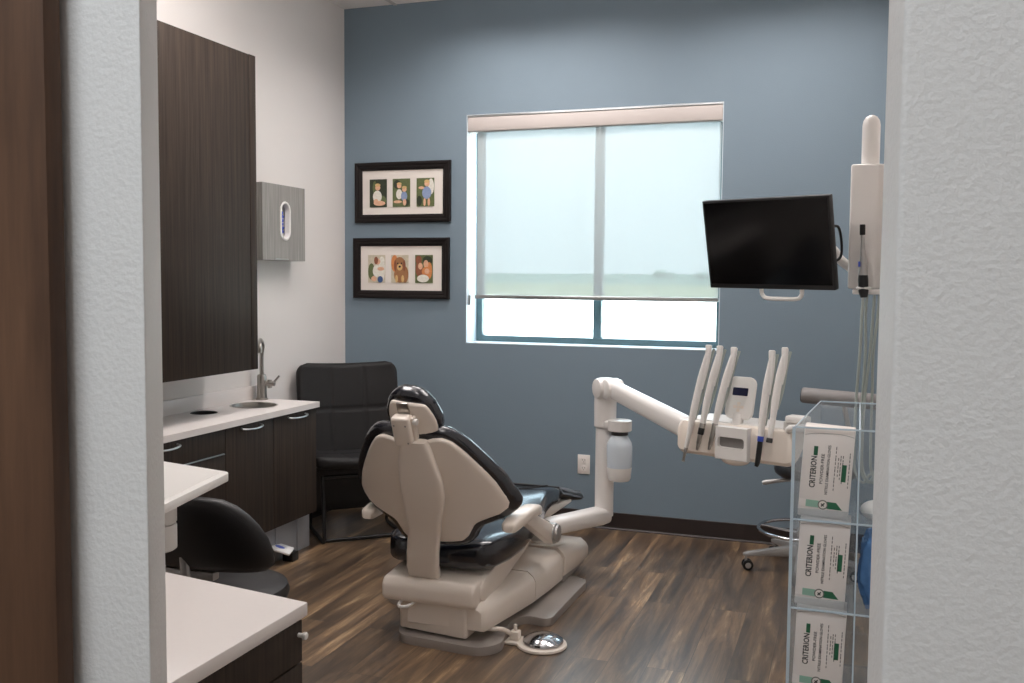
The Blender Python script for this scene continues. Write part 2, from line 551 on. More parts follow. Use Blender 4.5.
# ------------------------------------------------------------------ roller shade
rs = thing('roller_shade', 'pale see-through roller shade with beige fascia pulled over the window', 'shade', (1.64, 0.03, 2.4))
bm = B(); box(bm, (WX0 + 0.006, 0.004, 2.412), (WX1 - 0.006, 0.012, 2.5), 0.002); box(bm, (WX0 + 0.006, 0.004, 2.412), (WX1 - 0.006, 0.075, 2.418), 0.002)
obj('fascia', bm, M['fascia'], rs)
bm = B(); box(bm, (WX0 + 0.005, 0.001, 2.5), (WX1 - 0.005, 0.09, 2.511), 0.003); plab(obj('head_rail', bm, M['alum'], rs), 'shiny metal rail above the fascia')
bm = B(); cyl(bm, (WX0 + 0.03, 0.055, 2.458), (WX1 - 0.03, 0.055, 2.458), 0.026); obj('roller', bm, M['fascia'], rs)
bm = B()
N = 40
x0, x1 = 0.918, 2.414
vs = [[bm.verts.new((x0 + (x1 - x0) * i / N, 0.032 + 0.0012 * math.sin(i * 0.9), z)) for i in range(N + 1)] for z in (1.4, 1.8, 2.1, 2.458)]
ring_faces(bm, vs, False)
obj('shade_fabric', bm, M['shade'], rs)
bm = B(); box(bm, (0.906, 0.024, 1.378), (2.416, 0.042, 1.402), 0.004); plab(obj('hem_bar', bm, M['alum'], rs), 'grey weighted bar along the bottom')
bm = B()
for sx in (0.866, 0.877):
    tube(bm, [(sx, 0.03, 2.42), (sx, 0.03, 2.0), (sx, 0.03, 1.39)], 0.0022, 6, k=1)
    for i in range(60):
        z = 1.40 + i * 0.017
        cyl(bm, (sx, 0.03, z), (sx, 0.03, z + 0.006), 0.0034, seg=6)
obj('bead_chain', bm, M['white_pl'], rs)
bm = B(); box(bm, (0.861, 0.02, 1.335), (0.882, 0.04, 1.40), 0.006); obj('chain_tensioner', bm, M['alum'], rs)

# ------------------------------------------------------------------ framed photographs
SK, HAIR, SHIRT, LEAF1, LEAF2, PALE, FUR = [mat(n, c, 0.5, var=0.3, vscale=70) for n, c in (
    ('print_skin', srgb(224, 176, 144)), ('print_blonde', srgb(214, 178, 120)), ('print_denim', srgb(140, 156, 190)),
    ('print_leaf', srgb(96, 106, 66)), ('print_dark_leaf', srgb(50, 58, 40)), ('print_pale', srgb(236, 226, 214)), ('print_fur', srgb(160, 112, 74)))]
PM = [LEAF1, LEAF2, SK, HAIR, SHIRT, PALE, FUR, mat('print_redhair', srgb(140, 84, 60), 0.5, var=0.35, vscale=70), mat('print_orange', srgb(214, 138, 84), 0.5, var=0.3, vscale=70), mat('print_black', srgb(30, 24, 22), 0.5), mat('print_jeans', srgb(58, 84, 130), 0.5), mat('print_sand', srgb(204, 194, 172), 0.5, var=0.2, vscale=60)]
def disc(bm, cx, cz, rx, rz, y, mi, seg=16, rot=0.0):
    vs = []
    for i in range(seg):
        a = 2 * PI * i / seg
        u, w = rx * math.cos(a), rz * math.sin(a)
        vs.append(bm.verts.new((cx + u * math.cos(rot) - w * math.sin(rot), y, cz + u * math.sin(rot) + w * math.cos(rot))))
    f = bm.faces.new(vs); f.material_index = mi
def photo(fr, cx, cz, w, h, spec, name='photo_print'):
    bm = B()
    y = -0.0125
    box(bm, (cx - w / 2, -0.0125, cz - h / 2), (cx + w / 2, -0.0095, cz + h / 2), mi=spec[0])
    k = 0
    for (u, v, ru, rv, mi, *rot) in spec[1]:
        k += 1
        u0 = max(-0.5 + ru, min(0.5 - ru, u)); v0 = max(-0.5 + rv, min(0.5 - rv, v))
        disc(bm, cx + u0 * w, cz + v0 * h, ru * w, rv * h, y - 0.0002 * k, mi, rot=0.0)
    return obj(name, bm, PM, fr, smooth=0)
P1 = [
 (1, [(0.1, -0.25, .38, .18, 0), (-.2, .2, .12, .25, 0), (-.05, -.12, .26, .22, 5), (0.08, -.36, .34, .09, 2), (-.12, -.30, .14, .10, 2), (-.02, .2, .15, .10, 2), (-.02, .29, .16, .06, 3)]),
 (0, [(-.25, .3, .2, .16, 1), (.3, -.35, .18, .12, 1), (-.12, -.05, .18, .18, 5), (.16, -.12, .18, .17, 4), (-.12, .25, .13, .09, 2), (-.12, .32, .14, .05, 3), (.18, .12, .13, .09, 2), (.18, .19, .14, .05, 3), (-.2, -.32, .24, .05, 2), (.2, -.34, .1, .12, 2)]),
 (0, [(.32, .2, .17, .28, 5), (-.34, -.3, .15, .18, 1), (.08, -.02, .26, .22, 4), (-.22, .16, .16, .05, 2), (-.04, -.35, .07, .14, 2), (.2, -.35, .07, .14, 2), (.1, .3, .15, .10, 2), (.1, .38, .16, .06, 3)]),
]
P2 = [
 (11, [(.3, .0, .2, .45, 5), (-.3, -.1, .2, .3, 0), (.32, .25, .16, .2, 5), (.0, -.08, .22, .22, 5), (.25, .0, .2, .07, 2), (.22, -.38, .16, .12, 10), (-.15, -.36, .16, .10, 2), (.08, .26, .15, .11, 2), (-.02, .3, .12, .14, 7)]),
 (11, [(-.3, .2, .2, .3, 8), (.3, -.2, .2, .3, 6), (0, -.22, .34, .28, 6), (0, .2, .30, .23, 6), (-.26, .12, .08, .2, 7), (.26, .12, .08, .2, 7), (0, .06, .16, .12, 3), (0, .08, .07, .04, 9), (-.11, .2, .04, .03, 9), (.11, .2, .04, .03, 9), (-.18, -.36, .08, .14, 3), (.18, -.36, .08, .14, 3)]),
 (0, [(.2, .3, .28, .16, 1), (-.3, .32, .18, .16, 7), (-.26, .0, .22, .28, 7), (.3, -.05, .17, .3, 8), (-.2, .1, .13, .12, 2), (.12, .18, .14, .14, 2), (.14, -.1, .26, .18, 8), (-.05, -.34, .34, .14, 5), (.18, -.08, .14, .1, 2)]),
]
def picture(x0, x1, z0, z1, P, label):
    fr = thing('picture_frame', label, 'picture', ((x0 + x1) / 2, 0.0, (z0 + z1) / 2), 'framed photo pairs on the blue wall')
    w = 0.052
    bm = B()
    # mitred moulding: four lofted profiles
    prof = [(0.0, 0.0), (0.0, 0.020), (0.006, 0.026), (0.016, 0.027), (0.026, 0.022), (0.034, 0.023), (0.046, 0.018), (w, 0.013), (w, 0.0)]
    rings = []
    for (sx, sz) in ((0, 0), (1, 0), (1, 1), (0, 1), (0, 0)):
        r = []
        for (d, y) in prof:
            r.append((x0 + d if sx == 0 else x1 - d, -0.0008 - y, z0 + d if sz == 0 else z1 - d))
        rings.append(r)
    rr = [[bm.verts.new(p) for p in r] for r in rings[:4]]
    rr.append(rr[0])
    n = len(prof)
    for a, b in zip(rr[:-1], rr[1:]):
        for i in range(n):
            j = (i + 1) % n
            bm.faces.new((a[i], a[j], b[j], b[i]))
    obj('frame', bm, M['frame_wood'], fr, smooth=25)
    bm = B(); box(bm, (x0 + w - 0.004, -0.009, z0 + w - 0.004), (x1 - w + 0.004, -0.0015, z1 - w + 0.004)); obj('mat_board', bm, M['matboard'], fr)
    W = x1 - x0; H = z1 - z0
    for k, u in enumerate((0.247, 0.492, 0.742)):
        photo(fr, x0 + u * W, (z0 + z1) / 2 - 0.004, 0.122, 0.178, P[k])
picture(0.084, 0.755, 1.858, 2.242, P1, 'upper dark wooden frame holding three photos of children on grass')
picture(0.070, 0.748, 1.372, 1.760, P2, 'lower dark wooden frame with a brown dog in its middle photo')

# wall outlet
ou = thing('wall_outlet', 'white duplex wall outlet low on the blue wall behind the chair arm', 'outlet', (1.635, 0, 0.383))
bm = B(); box(bm, (1.597, -0.006, 0.324), (1.674, -0.0003, 0.442), 0.003); obj('cover_plate', bm, M['outlet'], ou)
for z in (0.407, 0.359):
    bm = B(); prism(bm, rrect(0.034, 0.029, 0.010, 5, 1.6355, z), -0.0085, -0.005, axis='Y')
    for dx in (-0.007, 0.007):
        box(bm, (1.6355 + dx - 0.001, -0.0088, z - 0.001), (1.6355 + dx + 0.001, -0.0083, z + 0.009), mi=1)
    cyl(bm, (1.6355, -0.0088, z - 0.008), (1.6355, -0.0083, z - 0.008), 0.0022, seg=8, mi=1)
    obj('receptacle', bm, [M['outlet'], M['ink']], ou)

# ------------------------------------------------------------------ left wall: upper cabinet, dispenser, base cabinet, counter
uc = thing('upper_cabinet', 'tall dark wood wall cabinet hung above the sink counter', 'cabinet', (0.0, -2.2, 1.035))
bm = B(); box(bm, (0.0, -3.0, 1.035), (0.278, -1.432, 2.602), 0.001); obj('body', bm, M['dark_wood'], uc)
bm = B(); box(bm, (0.278, -1.484, 1.035), (0.300, -1.432, 2.602), 0.001); obj('end_panel', bm, M['dark_wood'], uc)
for a, b in ((-2.165, -1.488), (-2.86, -2.169)):
    bm = B(); box(bm, (0.280, a, 1.035), (0.300, b, 2.600), 0.0015); obj('door', bm, M['dark_wood'], uc)

ds = thing('glove_dispenser', 'grey laminate dispenser box with an oval opening on the white wall', 'dispenser', (0.0, -0.87, 1.597))
OX = 0.10
oc_y, oc_z, ow, oh = -0.86, 1.82, 0.105, 0.222
def oval(w, h, n=10):
    o = []
    r = w / 2
    for i in range(n + 1):
        a = PI * i / n
        o.append((r * math.cos(a), (h / 2 - r) + r * math.sin(a)))
    for i in range(n + 1):
        a = PI + PI * i / n
        o.append((r * math.cos(a), -(h / 2 - r) + r * math.sin(a)))
    return o
# face panel with a true oval cut-out
def plate_with_hole(bm, y0, y1, z0, z1, xa, xb, hole, mi=0):
    """panel spanning y,z with a hole outline, between x=xa (back) and xb (front)"""
    n = len(hole)
    cy = sum(h[0] for h in hole) / n; cz = sum(h[1] for h in hole) / n
    outer = []
    for (u, v) in hole:
        d = V((u - cy, v - cz)); t = 1e9
        if abs(d.x) > 1e-9: t = min(t, ((y1 if d.x > 0 else y0) - cy) / d.x)
        if abs(d.y) > 1e-9: t = min(t, ((z1 if d.y > 0 else z0) - cz) / d.y)
        outer.append((cy + d.x * t, cz + d.y * t))
    # snap the nearest outline point to each corner so the panel stays rectangular
    for c in ((y0, z0), (y0, z1), (y1, z0), (y1, z1)):
        i = min(range(n), key=lambda k: (outer[k][0] - c[0]) ** 2 + (outer[k][1] - c[1]) ** 2)
        outer[i] = c
    rings = [[bm.verts.new((x, a, b)) for a, b in ol] for x, ol in ((xb, hole), (xb, outer), (xa, outer), (xa, hole))]
    rings.append(rings[0])
    ring_faces(bm, rings)
bm = B()
box(bm, (0.0, -1.084, 1.597), (0.06, -0.652, 2.02), 0.001)
box(bm, (0.06, -1.084, 1.597), (0.082, -1.068, 2.02)); box(bm, (0.06, -0.668, 1.597), (0.082, -0.652, 2.02))
box(bm, (0.06, -1.068, 1.597), (0.082, -0.668, 1.613)); box(bm, (0.06, -1.068, 2.004), (0.082, -0.668, 2.02))
obj('body', bm, M['grey_wood'], ds)
bm = B(); plate_with_hole(bm, -1.084, -0.652, 1.597, 2.02, 0.084, 0.10, [(oc_y + u, oc_z + v) for u, v in oval(ow - 0.012, oh - 0.012)])
obj('face_panel', bm, M['grey_wood'], ds, smooth=0)
bm = B()
for h0, h1, xx in ((oval(ow, oh), oval(ow - 0.026, oh - 0.026), 0.104),):
    rg = []
    for x, o in ((0.0995, h0), (0.1035, [(u * 0.985, v * 0.99) for u, v in h0]), (0.106, oval(ow - 0.014, oh - 0.014)), (0.104, h1), (0.074, oval(ow - 0.03, oh - 0.03)), (0.0745, oval(ow - 0.012, oh - 0.012))):
        rg.append([bm.verts.new((x, oc_y + u, oc_z + v)) for u, v in o])
    rg.append(rg[0])
    ring_faces(bm, rg)
obj('oval_rim', bm, M['white_gloss'], ds)
bm = B(); box(bm, (0.0605, oc_y - 0.06, oc_z - 0.12), (0.064, oc_y + 0.06, oc_z + 0.12)); obj('back_liner', bm, M['white_pl'], ds)
bm = B()
for i in range(6):
    y = oc_y - 0.028 + 0.004 * math.sin(i * 2.1)
    tube(bm, [(0.072, y + 0.012 * math.sin(i), oc_z - 0.068 + 0.02 * i), (0.090, y + 0.010, oc_z - 0.06 + 0.021 * i), (0.078, y - 0.004, oc_z - 0.045 + 0.02 * i)], [0.006, 0.011, 0.005], 8)
gl = tag(obj('nitrile_gloves', bm, M['blue_pl'], origin=(0.07, oc_y, oc_z)), 'crumpled blue gloves showing in the oval opening of the grey dispenser', 'gloves')
bm = B(); box(bm, (0.10, -0.96, 1.603), (0.103, -0.83, 1.607), 0.001); plab(obj('pull_strip', bm, M['alum'], ds), 'thin bright metal strip')

CT = 0.822
bc = thing('base_cabinet', 'dark wood base cabinet under the white sink counter', 'cabinet', (0.2, -1.7, 0.0))
bm = B()
box(bm, (0.002, -2.62, 0.212), (0.366, -1.012, CT - 0.03), 0.001)
obj('body', bm, M['dark_wood'], bc)
bm = B(); box(bm, (0.002, -2.62, 0.004), (0.30, -1.09, 0.212)); obj('toe_plinth', bm, M['dark_pl'], bc)
def handle(parent, p0, p1, out=(1, 0, 0), r=0.0055):
    p0, p1, out = V(p0), V(p1), V(out)
    bm = B()
    m = (p0 + p1) / 2
    d = 0.03
    tube(bm, [p0, p0 + out * d * 0.55 - V((0, 0, .003)), p0.lerp(p1, 0.2) + out * d - V((0, 0, .006)), m + out * d * 1.1 - V((0, 0, .008)), p0.lerp(p1, 0.8) + out * d - V((0, 0, .006)), p1 + out * d * 0.55 - V((0, 0, .003)), p1], r, 10, k=5, flat=0.8)
    return obj('handle', bm, M['alum'], parent)
FX = 0.385
for a, b, ha, hb in ((-1.428, -1.012, -1.292, -1.126), (-1.826, -1.431, -1.70, -1.545)):
    bm = B(); box(bm, (0.367, a, 0.214), (FX, b, CT - 0.034), 0.0015); d = obj('door', bm, M['dark_wood'], bc)
    handle(d, (FX - 0.001, ha, CT - 0.05), (FX - 0.001, hb, CT - 0.05))
for z0, z1, hz in ((0.676, CT - 0.034, CT - 0.04), (0.45, 0.673, None), (0.214, 0.447, None)):
    bm = B(); box(bm, (0.367, -2.62, z0), (FX, -1.829, z1), 0.0015); d = obj('drawer', bm, M['dark_wood'], bc)
    if hz:
        handle(d, (FX - 0.001, -2.33, hz - 0.012), (FX - 0.001, -2.17, hz - 0.012))
    else:
        bm = B(); box(bm, (FX - 0.002, -2.45, z1 - 0.004), (FX + 0.006, -1.84, z1 + 0.001), 0.001); plab(obj('edge_pull', bm, M['alum'], d), 'thin metal edge pull along the top')
for a, b in ((-1.09, -0.965), (-1.30, -1.097), (-1.52, -1.307)):
    bm = B(); box(bm, (0.2, a, 0.0), (0.31, b, 0.212), 0.002); plab(obj('toe_panel', bm, M['toe'], bc), 'pale grey metal panel below the doors')

# worktop with sink bowl and waste hole
wt = thing('worktop', 'white solid-surface worktop with a round sink along the left wall', 'worktop', (0.2, -1.8, CT))
SX, SY, SR = 0.165, -1.275, 0.118
HX, HY, HR = 0.105, -1.615, 0.062
bm = B()
def slab_hole(bm, x0, x1, y0, y1, za, zb, cx, cy, r, n=40):
    hole = [(cx + r * math.cos(2 * PI * i / n), cy + r * math.sin(2 * PI * i / n)) for i in range(n)]
    outer = []
    for u, v in hole:
        d = V((u - cx, v - cy)); t = 1e9
        if abs(d.x) > 1e-9: t = min(t, ((x1 if d.x > 0 else x0) - cx) / d.x)
        if abs(d.y) > 1e-9: t = min(t, ((y1 if d.y > 0 else y0) - cy) / d.y)
        outer.append((cx + d.x * t, cy + d.y * t))
    for c in ((x0, y0), (x0, y1), (x1, y0), (x1, y1)):
        i = min(range(n), key=lambda k: (outer[k][0] - c[0]) ** 2 + (outer[k][1] - c[1]) ** 2)
        outer[i] = c
    rings = [[bm.verts.new((a, b, z)) for a, b in ol] for z, ol in ((zb, hole), (zb, outer), (za, outer), (za, hole))]
    rings.append(rings[0])
    ring_faces(bm, rings)
slab_hole(bm, 0.0, 0.40, -1.45, -1.0, CT - 0.03, CT, SX, SY, SR)
slab_hole(bm, 0.0, 0.40, -2.65, -1.45, CT - 0.03, CT, HX, HY, HR)
obj('top', bm, M['counter'], wt, smooth=0)
bm = B(); box(bm, (0.0005, -2.65, CT), (0.014, -1.0, CT + 0.075), 0.003); obj('backsplash', bm, M['counter'], wt)
bm = B()
lathe(bm, [(SR + 0.008, 0.0015), (SR + 0.004, 0.003), (SR - 0.002, 0.002), (SR - 0.006, -0.02), (SR - 0.012, -0.10), (SR - 0.04, -0.125), (0.02, -0.13), (0.019, -0.134), (SR - 0.04, -0.130), (SR - 0.008, -0.10), (SR - 0.001, -0.02), (SR + 0.003, 0.0)], Matrix.Translation((SX, SY, CT)), 40, cap=False)
plab(obj('sink_bowl', bm, M['steel'], wt), 'round stainless steel bowl')
bm = B()
lathe(bm, [(HR + 0.004, 0.0006), (HR + 0.002, 0.0024), (HR - 0.003, 0.002), (HR - 0.006, -0.03), (HR - 0.006, -0.16), (0.001, -0.16)], Matrix.Translation((HX, HY, CT)), 32, cap=False)
plab(obj('waste_hole', bm, M['black_hole'], wt), 'round dark waste hole')

# faucet
fa = thing('faucet', 'brushed steel gooseneck faucet standing behind the round sink', 'faucet', (0.06, -1.045, CT))
fx, fy = 0.06, -1.045
bm = B(); lathe(bm, [(0.034, 0.0), (0.034, 0.006), (0.028, 0.010), (0.026, 0.03), (0.026, 0.13), (0.022, 0.14), (0.012, 0.142)], Matrix.Translation((fx, fy, CT)), 24)
obj('body', bm, M['steel'], fa)
bm = B(); tube(bm, [(fx, fy, CT + 0.13), (fx, fy, CT + 0.24), (fx + 0.01, fy - 0.005, CT + 0.30), (fx + 0.035, fy - 0.06, CT + 0.335), (fx + 0.066, fy - 0.112, CT + 0.31), (fx + 0.072, fy - 0.123, CT + 0.27)], 0.0115, 14); obj('spout', bm, M['steel'], fa)
bm = B(); cyl(bm, (fx + 0.02, fy + 0.005, CT + 0.09), (fx + 0.075, fy + 0.015, CT + 0.09), 0.014, bev=0.003); cyl(bm, (fx + 0.045, fy + 0.01, CT + 0.065), (fx + 0.045, fy + 0.01, CT + 0.112), 0.013, bev=0.003)
lv = obj('valve', bm, M['steel'], fa)
bm = B(); tube(bm, [(fx + 0.07, fy + 0.014, CT + 0.10), (fx + 0.10, fy + 0.02, CT + 0.135)], 0.006, 8, k=2); obj('lever', bm, M['steel'], lv)

# foot pedal for the sink
fp = thing('sink_pedal', 'small white tilted foot pedal with a blue emblem at the toe panel', 'pedal', (0.30, -1.22, 0.0))
Mp = frame(V((0.385, -1.285, 0.062)), V((-0.35, 0.93, 0.0)).normalized(), V((-0.85, -0.32, 0.30)).normalized(), V((0.28, 0.1, 0.92)).normalized())
bm = B(); box(bm, (-0.06, -0.012, -0.008), (0.062, 0.165, 0.004), 0.004, Mp); obj('plate', bm, M['white_pl'], fp)
bm = B(); prism(bm, [(0.018 * math.cos(a) + 0.0, 0.055 + 0.026 * math.sin(a)) for a in [2 * PI * i / 20 for i in range(20)]], 0.0042, 0.0052, M=Mp)
plab(obj('emblem', bm, M['blue_pl'], fp), 'blue oval emblem')
bm = B(); box(bm, (0.335, -1.28, 0.0), (0.40, -1.22, 0.05), 0.006); obj('base', bm, M['black_pl'], fp)

# ------------------------------------------------------------------ visitor chair in the corner
vc = thing('visitor_chair', 'black quilted side chair on a sled base in the far left corner', 'chair', (0.36, -0.55, 0))
ev = V((0.743, 0.669, 0)); gv = V((0.669, -0.743, 0)); zz = V((0, 0, 1))
bmid = V((0.225, -0.405, 0))          # under the top of the back
def quilt(bm, O, eu, ev_, en, w, h, th, nu, nv, puff, corner=0.05, curve=0.0, rows=16, cols=30):
    """padded panel: rounded outline, front grid of stitched squares"""
    def pt(i, j, front):
        u = i / cols * 2 - 1; v = j / rows
        k = max(0, abs(v * 2 - 1) - (1 - 2 * corner / h)) / (2 * corner / h)
        ww = w / 2 - corner * (1 - math.sqrt(max(0, 1 - k * k)))
        a = u * ww; b = v * h
        edge = min((1 - abs(u)) * w / 2 / 0.03, v * h / 0.03, (1 - v) * h / 0.03, 1.0)
        pr = math.sqrt(max(0.0, 1 - (1 - edge) ** 2))
        su = (u + 1) / 2 * nu; sv = v * nv
        q = 1 - min(1, min(abs(su - round(su)) * w / nu, abs(sv - round(sv)) * h / nv) / 0.018)
        q = q if 0.3 < su < nu - 0.3 or 0.3 < sv < nv - 0.3 else 0
        g = puff * q * q
        n = (th / 2 * pr - (g if pr > 0.9 else 0)) * (1 if front else -1)
        n += curve * (u * u)
        return O + eu * a + ev_ * b + en * n
    F = [[bm.verts.new(pt(i, j, True)) for i in range(cols + 1)] for j in range(rows + 1)]
    K = [[bm.verts.new(pt(i, j, False)) for i in range(cols + 1)] for j in range(rows + 1)]
    ring_faces(bm, F, False); ring_faces(bm, K, False)
    bmesh.ops.remove_doubles(bm, verts=list(bm.verts), dist=0.0005)
bm = B()
up = (zz * 0.975 - gv * 0.22).normalized()
Ob = bmid + gv * 0.125 + zz * 0.43
quilt(bm, Ob, ev, up, (gv + zz * 0.22).normalized(), 0.62, 0.565, 0.075, 3, 2, 0.007, 0.07, 0.05, 40, 60)
obj('backrest', bm, M['brown_leather'], vc, smooth=70)
bm = B()
Os = bmid + gv * 0.09 + zz * 0.435
quilt(bm, Os, ev, (gv + zz * 0.06).normalized(), (zz - gv * 0.06).normalized(), 0.60, 0.47, 0.065, 3, 2, 0.006, 0.07, 0.02, 40, 60)
obj('seat', bm, M['brown_leather'], vc, smooth=70)
bm = B()
quilt(bm, bmid + gv * 0.10 + zz * 0.10, ev, zz, gv, 0.56, 0.36, 0.03, 1, 1, 0.0, 0.03, 0.0, 12, 20)
plab(obj('rear_panel', bm, M['black_vinyl'], vc, smooth=60), 'plain black panel added to fill the dark space under the seat')  # added panel that keeps the space under the seat dark
bm = B()
c0 = bmid + gv * 0.10; c1 = bmid + gv * 0.50
for s in (-1, 1):
    e = ev * 0.235 * s
    tube(bm, [c1 + e + zz * 0.385 - gv * 0.05, c1 + e * 0.99 + zz * 0.20 - gv * 0.02, c1 + e + zz * 0.05, c1 + e - gv * 0.03 + zz * 0.012, c0 + e + gv * 0.2 + zz * 0.011, c0 + e + gv * 0.02 + zz * 0.011, c0 + e + zz * 0.05, c0 + e + zz * 0.20 + gv * 0.04, c0 + e + zz * 0.385 + gv * 0.08], 0.0105, 10, k=6)
tube(bm, [c1 - ev * 0.235 + zz * 0.0135 - gv * 0.04, c1 + ev * 0.235 + zz * 0.0135 - gv * 0.04], 0.0105, 10, k=2)
tube(bm, [c1 - ev * 0.235 + zz * 0.375 - gv * 0.05, c1 + ev * 0.235 + zz * 0.375 - gv * 0.05], 0.0105, 10, k=2)
tube(bm, [c0 - ev * 0.235 + zz * 0.375 + gv * 0.08, c0 + ev * 0.235 + zz * 0.375 + gv * 0.08], 0.0105, 10, k=2)
obj('sled_base', bm, M['black_pl'], vc)

# ------------------------------------------------------------------ near left: desk, tray cart, assistant stool
DZ = 0.80
dk = thing('desk_cabinet', 'dark wood cabinet with a white top at the doorway, beside the black stool', 'cabinet', (1.7, -4.2, 0))
bm = B(); prism(bm, [(2.056, -3.838), (2.058, -4.63), (1.0, -4.63), (1.0, -3.668)], DZ - 0.03, DZ, 0.003); obj('top', bm, M['counter'], dk)
bm = B(); prism(bm, [(2.034, -3.852), (2.036, -4.618), (1.02, -4.618), (1.02, -3.69)], 0.0, DZ - 0.03, 0.001); obj('body', bm, M['dark_wood'], dk)
for a, b in ((-3.854, -4.235), (-4.239, -4.616)):
    for z0, z1, zk, nm in ((0.676, DZ - 0.034, 0.737, 'drawer'), (0.10, 0.672, 0.60, 'door')):
        bm = B(); box(bm, (2.036, b, z0), (2.051, a, z1), 0.001)
        fd = obj(nm, bm, M['dark_wood'], dk)
        bm = B(); yk = a - 0.014
        cyl(bm, (2.051, yk, zk), (2.066, yk, zk), 0.005); cyl(bm, (2.062, yk, zk), (2.071, yk, zk), 0.008, bev=0.002)
        obj('knob', bm, M['white_pl'], fd)

ct = thing('instrument_cart', 'assistant tray arm with a white rectangular tray above the desk cabinet', 'cart', (1.1, -3.42, 0))
bm = B()
ta, tb = V((1.501, -3.34, 0)), V((1.593, -3.734, 0))
back = V((-0.975, 0.223, 0)); fr_ = (tb - ta).normalized()
pts = [ta, tb, tb + back * 0.42, ta + back * 0.42]
prism(bm, rounded([(p.x, p.y) for p in pts], (0, 1, 2, 3), 0.02), 0.926, 0.95, 0.004)
tr = obj('tray', bm, M['white_pl'], ct)
bm = B()
inn = [ta + back * 0.025 + fr_ * 0.025, tb + back * 0.025 - fr_ * 0.025, tb + back * 0.395 - fr_ * 0.025, ta + back * 0.395 + fr_ * 0.025]
prism(bm, rounded([(p.x, p.y) for p in inn], (0, 1, 2, 3), 0.015), 0.949, 0.9515); obj('tray_mat', bm, M['white_pl'], tr)
hc = V((1.43, -3.57, 0))
bm = B(); lathe(bm, [(0.05, 0.78), (0.056, 0.785), (0.056, 0.845), (0.054, 0.849)], Matrix.Translation((hc.x, hc.y, 0)), 28); lathe(bm, [(0.054, 0.852), (0.056, 0.856), (0.056, 0.90), (0.05, 0.93)], Matrix.Translation((hc.x, hc.y, 0)), 28)
obj('swivel_hub', bm, M['white_pl'], ct)
bm = B(); tube(bm, [(hc.x, hc.y, 0.81), (1.25, -3.5, 0.80), (1.08, -3.42, 0.80)], 0.026, 12); obj('arm', bm, M['white_pl'], ct)
bm = B(); cyl(bm, (1.06, -3.42, 0.03), (1.06, -3.42, 0.83), 0.03, bev=0.004); obj('post', bm, M['white_pl'], ct)
bm = B(); cyl(bm, (1.06, -3.42, 0.0), (1.06, -3.42, 0.035), 0.19, bev=0.012, seg=36); obj('base', bm, M['white_pl'], ct)

def ring_pts(c, r, z, n=24):
    return [V((c[0] + r * math.cos(2 * PI * i / n), c[1] + r * math.sin(2 * PI * i / n), z)) for i in range(n)]
def star_base(parent, c, R, ang0, arm_m, z0=0.075):
    bm = B()
    cyl(bm, (c[0], c[1], z0), (c[0], c[1], z0 + 0.07), 0.045, 0.035, bev=0.006)
    for k in range(5):
        a = math.radians(ang0 + 72 * k); d = V((math.cos(a), math.sin(a), 0)); n = V((-d.y, d.x, 0)); cc = V((c[0], c[1], 0))
        rings = []
        for t, w, zt, zb in ((0.02, 0.026, z0 + 0.06, z0 + 0.005), (0.5 * R, 0.022, z0 + 0.042, z0 + 0.003), (0.92 * R, 0.018, z0 + 0.022, z0 + 0.0), (R, 0.017, z0 + 0.018, z0 - 0.002), (R + 0.015, 0.010, z0 + 0.014, z0)):
            rings.append([cc + d * t + n * w * 0.7 + V((0, 0, zt)), cc + d * t + n * w + V((0, 0, (zt + zb) / 2)), cc + d * t + n * w * 0.8 + V((0, 0, zb)), cc + d * t - n * w * 0.8 + V((0, 0, zb)), cc + d * t - n * w + V((0, 0, (zt + zb) / 2)), cc + d * t - n * w * 0.7 + V((0, 0, zt))])
        loft(bm, rings)
    b = obj('star_base', bm, arm_m, parent)
    for k in range(5):
        a = math.radians(ang0 + 72 * k); d = V((math.cos(a), math.sin(a), 0)); n = V((-d.y, d.x, 0)); p = V((c[0], c[1], 0)) + d * R
        bm = B()
        cyl(bm, p + V((0, 0, 0.03)), p + V((0, 0, z0 + 0.006)), 0.007, seg=10, mi=1)
        for s in (-1, 1):
            cyl(bm, p + n * 0.008 * s - d * 0.008 + V((0, 0, 0.0275)), p + n * 0.024 * s - d * 0.008 + V((0, 0, 0.0275)), 0.0275, seg=20, bev=0.004)
            cyl(bm, p + n * 0.0243 * s - d * 0.008 + V((0, 0, 0.0275)), p + n * 0.0252 * s - d * 0.008 + V((0, 0, 0.0275)), 0.015, seg=16, mi=1)
        obj('caster', bm, [M['black_pl'], M['silver']], b)
    return b

as_ = thing('assistant_stool', 'black vinyl stool with a curved backrest behind the near white desk', 'stool', (1.25, -2.98, 0))
sc0 = V((1.20, -2.97, 0))
star_base(as_, (sc0.x, sc0.y), 0.27, 20, M['silver'])
bm = B(); cyl(bm, sc0 + zz * 0.14, sc0 + zz * 0.42, 0.024); obj('gas_column', bm, M['chrome'], as_)
bm = B(); lathe(bm, [(0.05, 0.412), (0.19, 0.418), (0.212, 0.435), (0.218, 0.455), (0.21, 0.478), (0.18, 0.49), (0.0005, 0.493)], Matrix.Translation((sc0.x, sc0.y, 0)), 40); obj('seat', bm, M['black_vinyl'], as_)
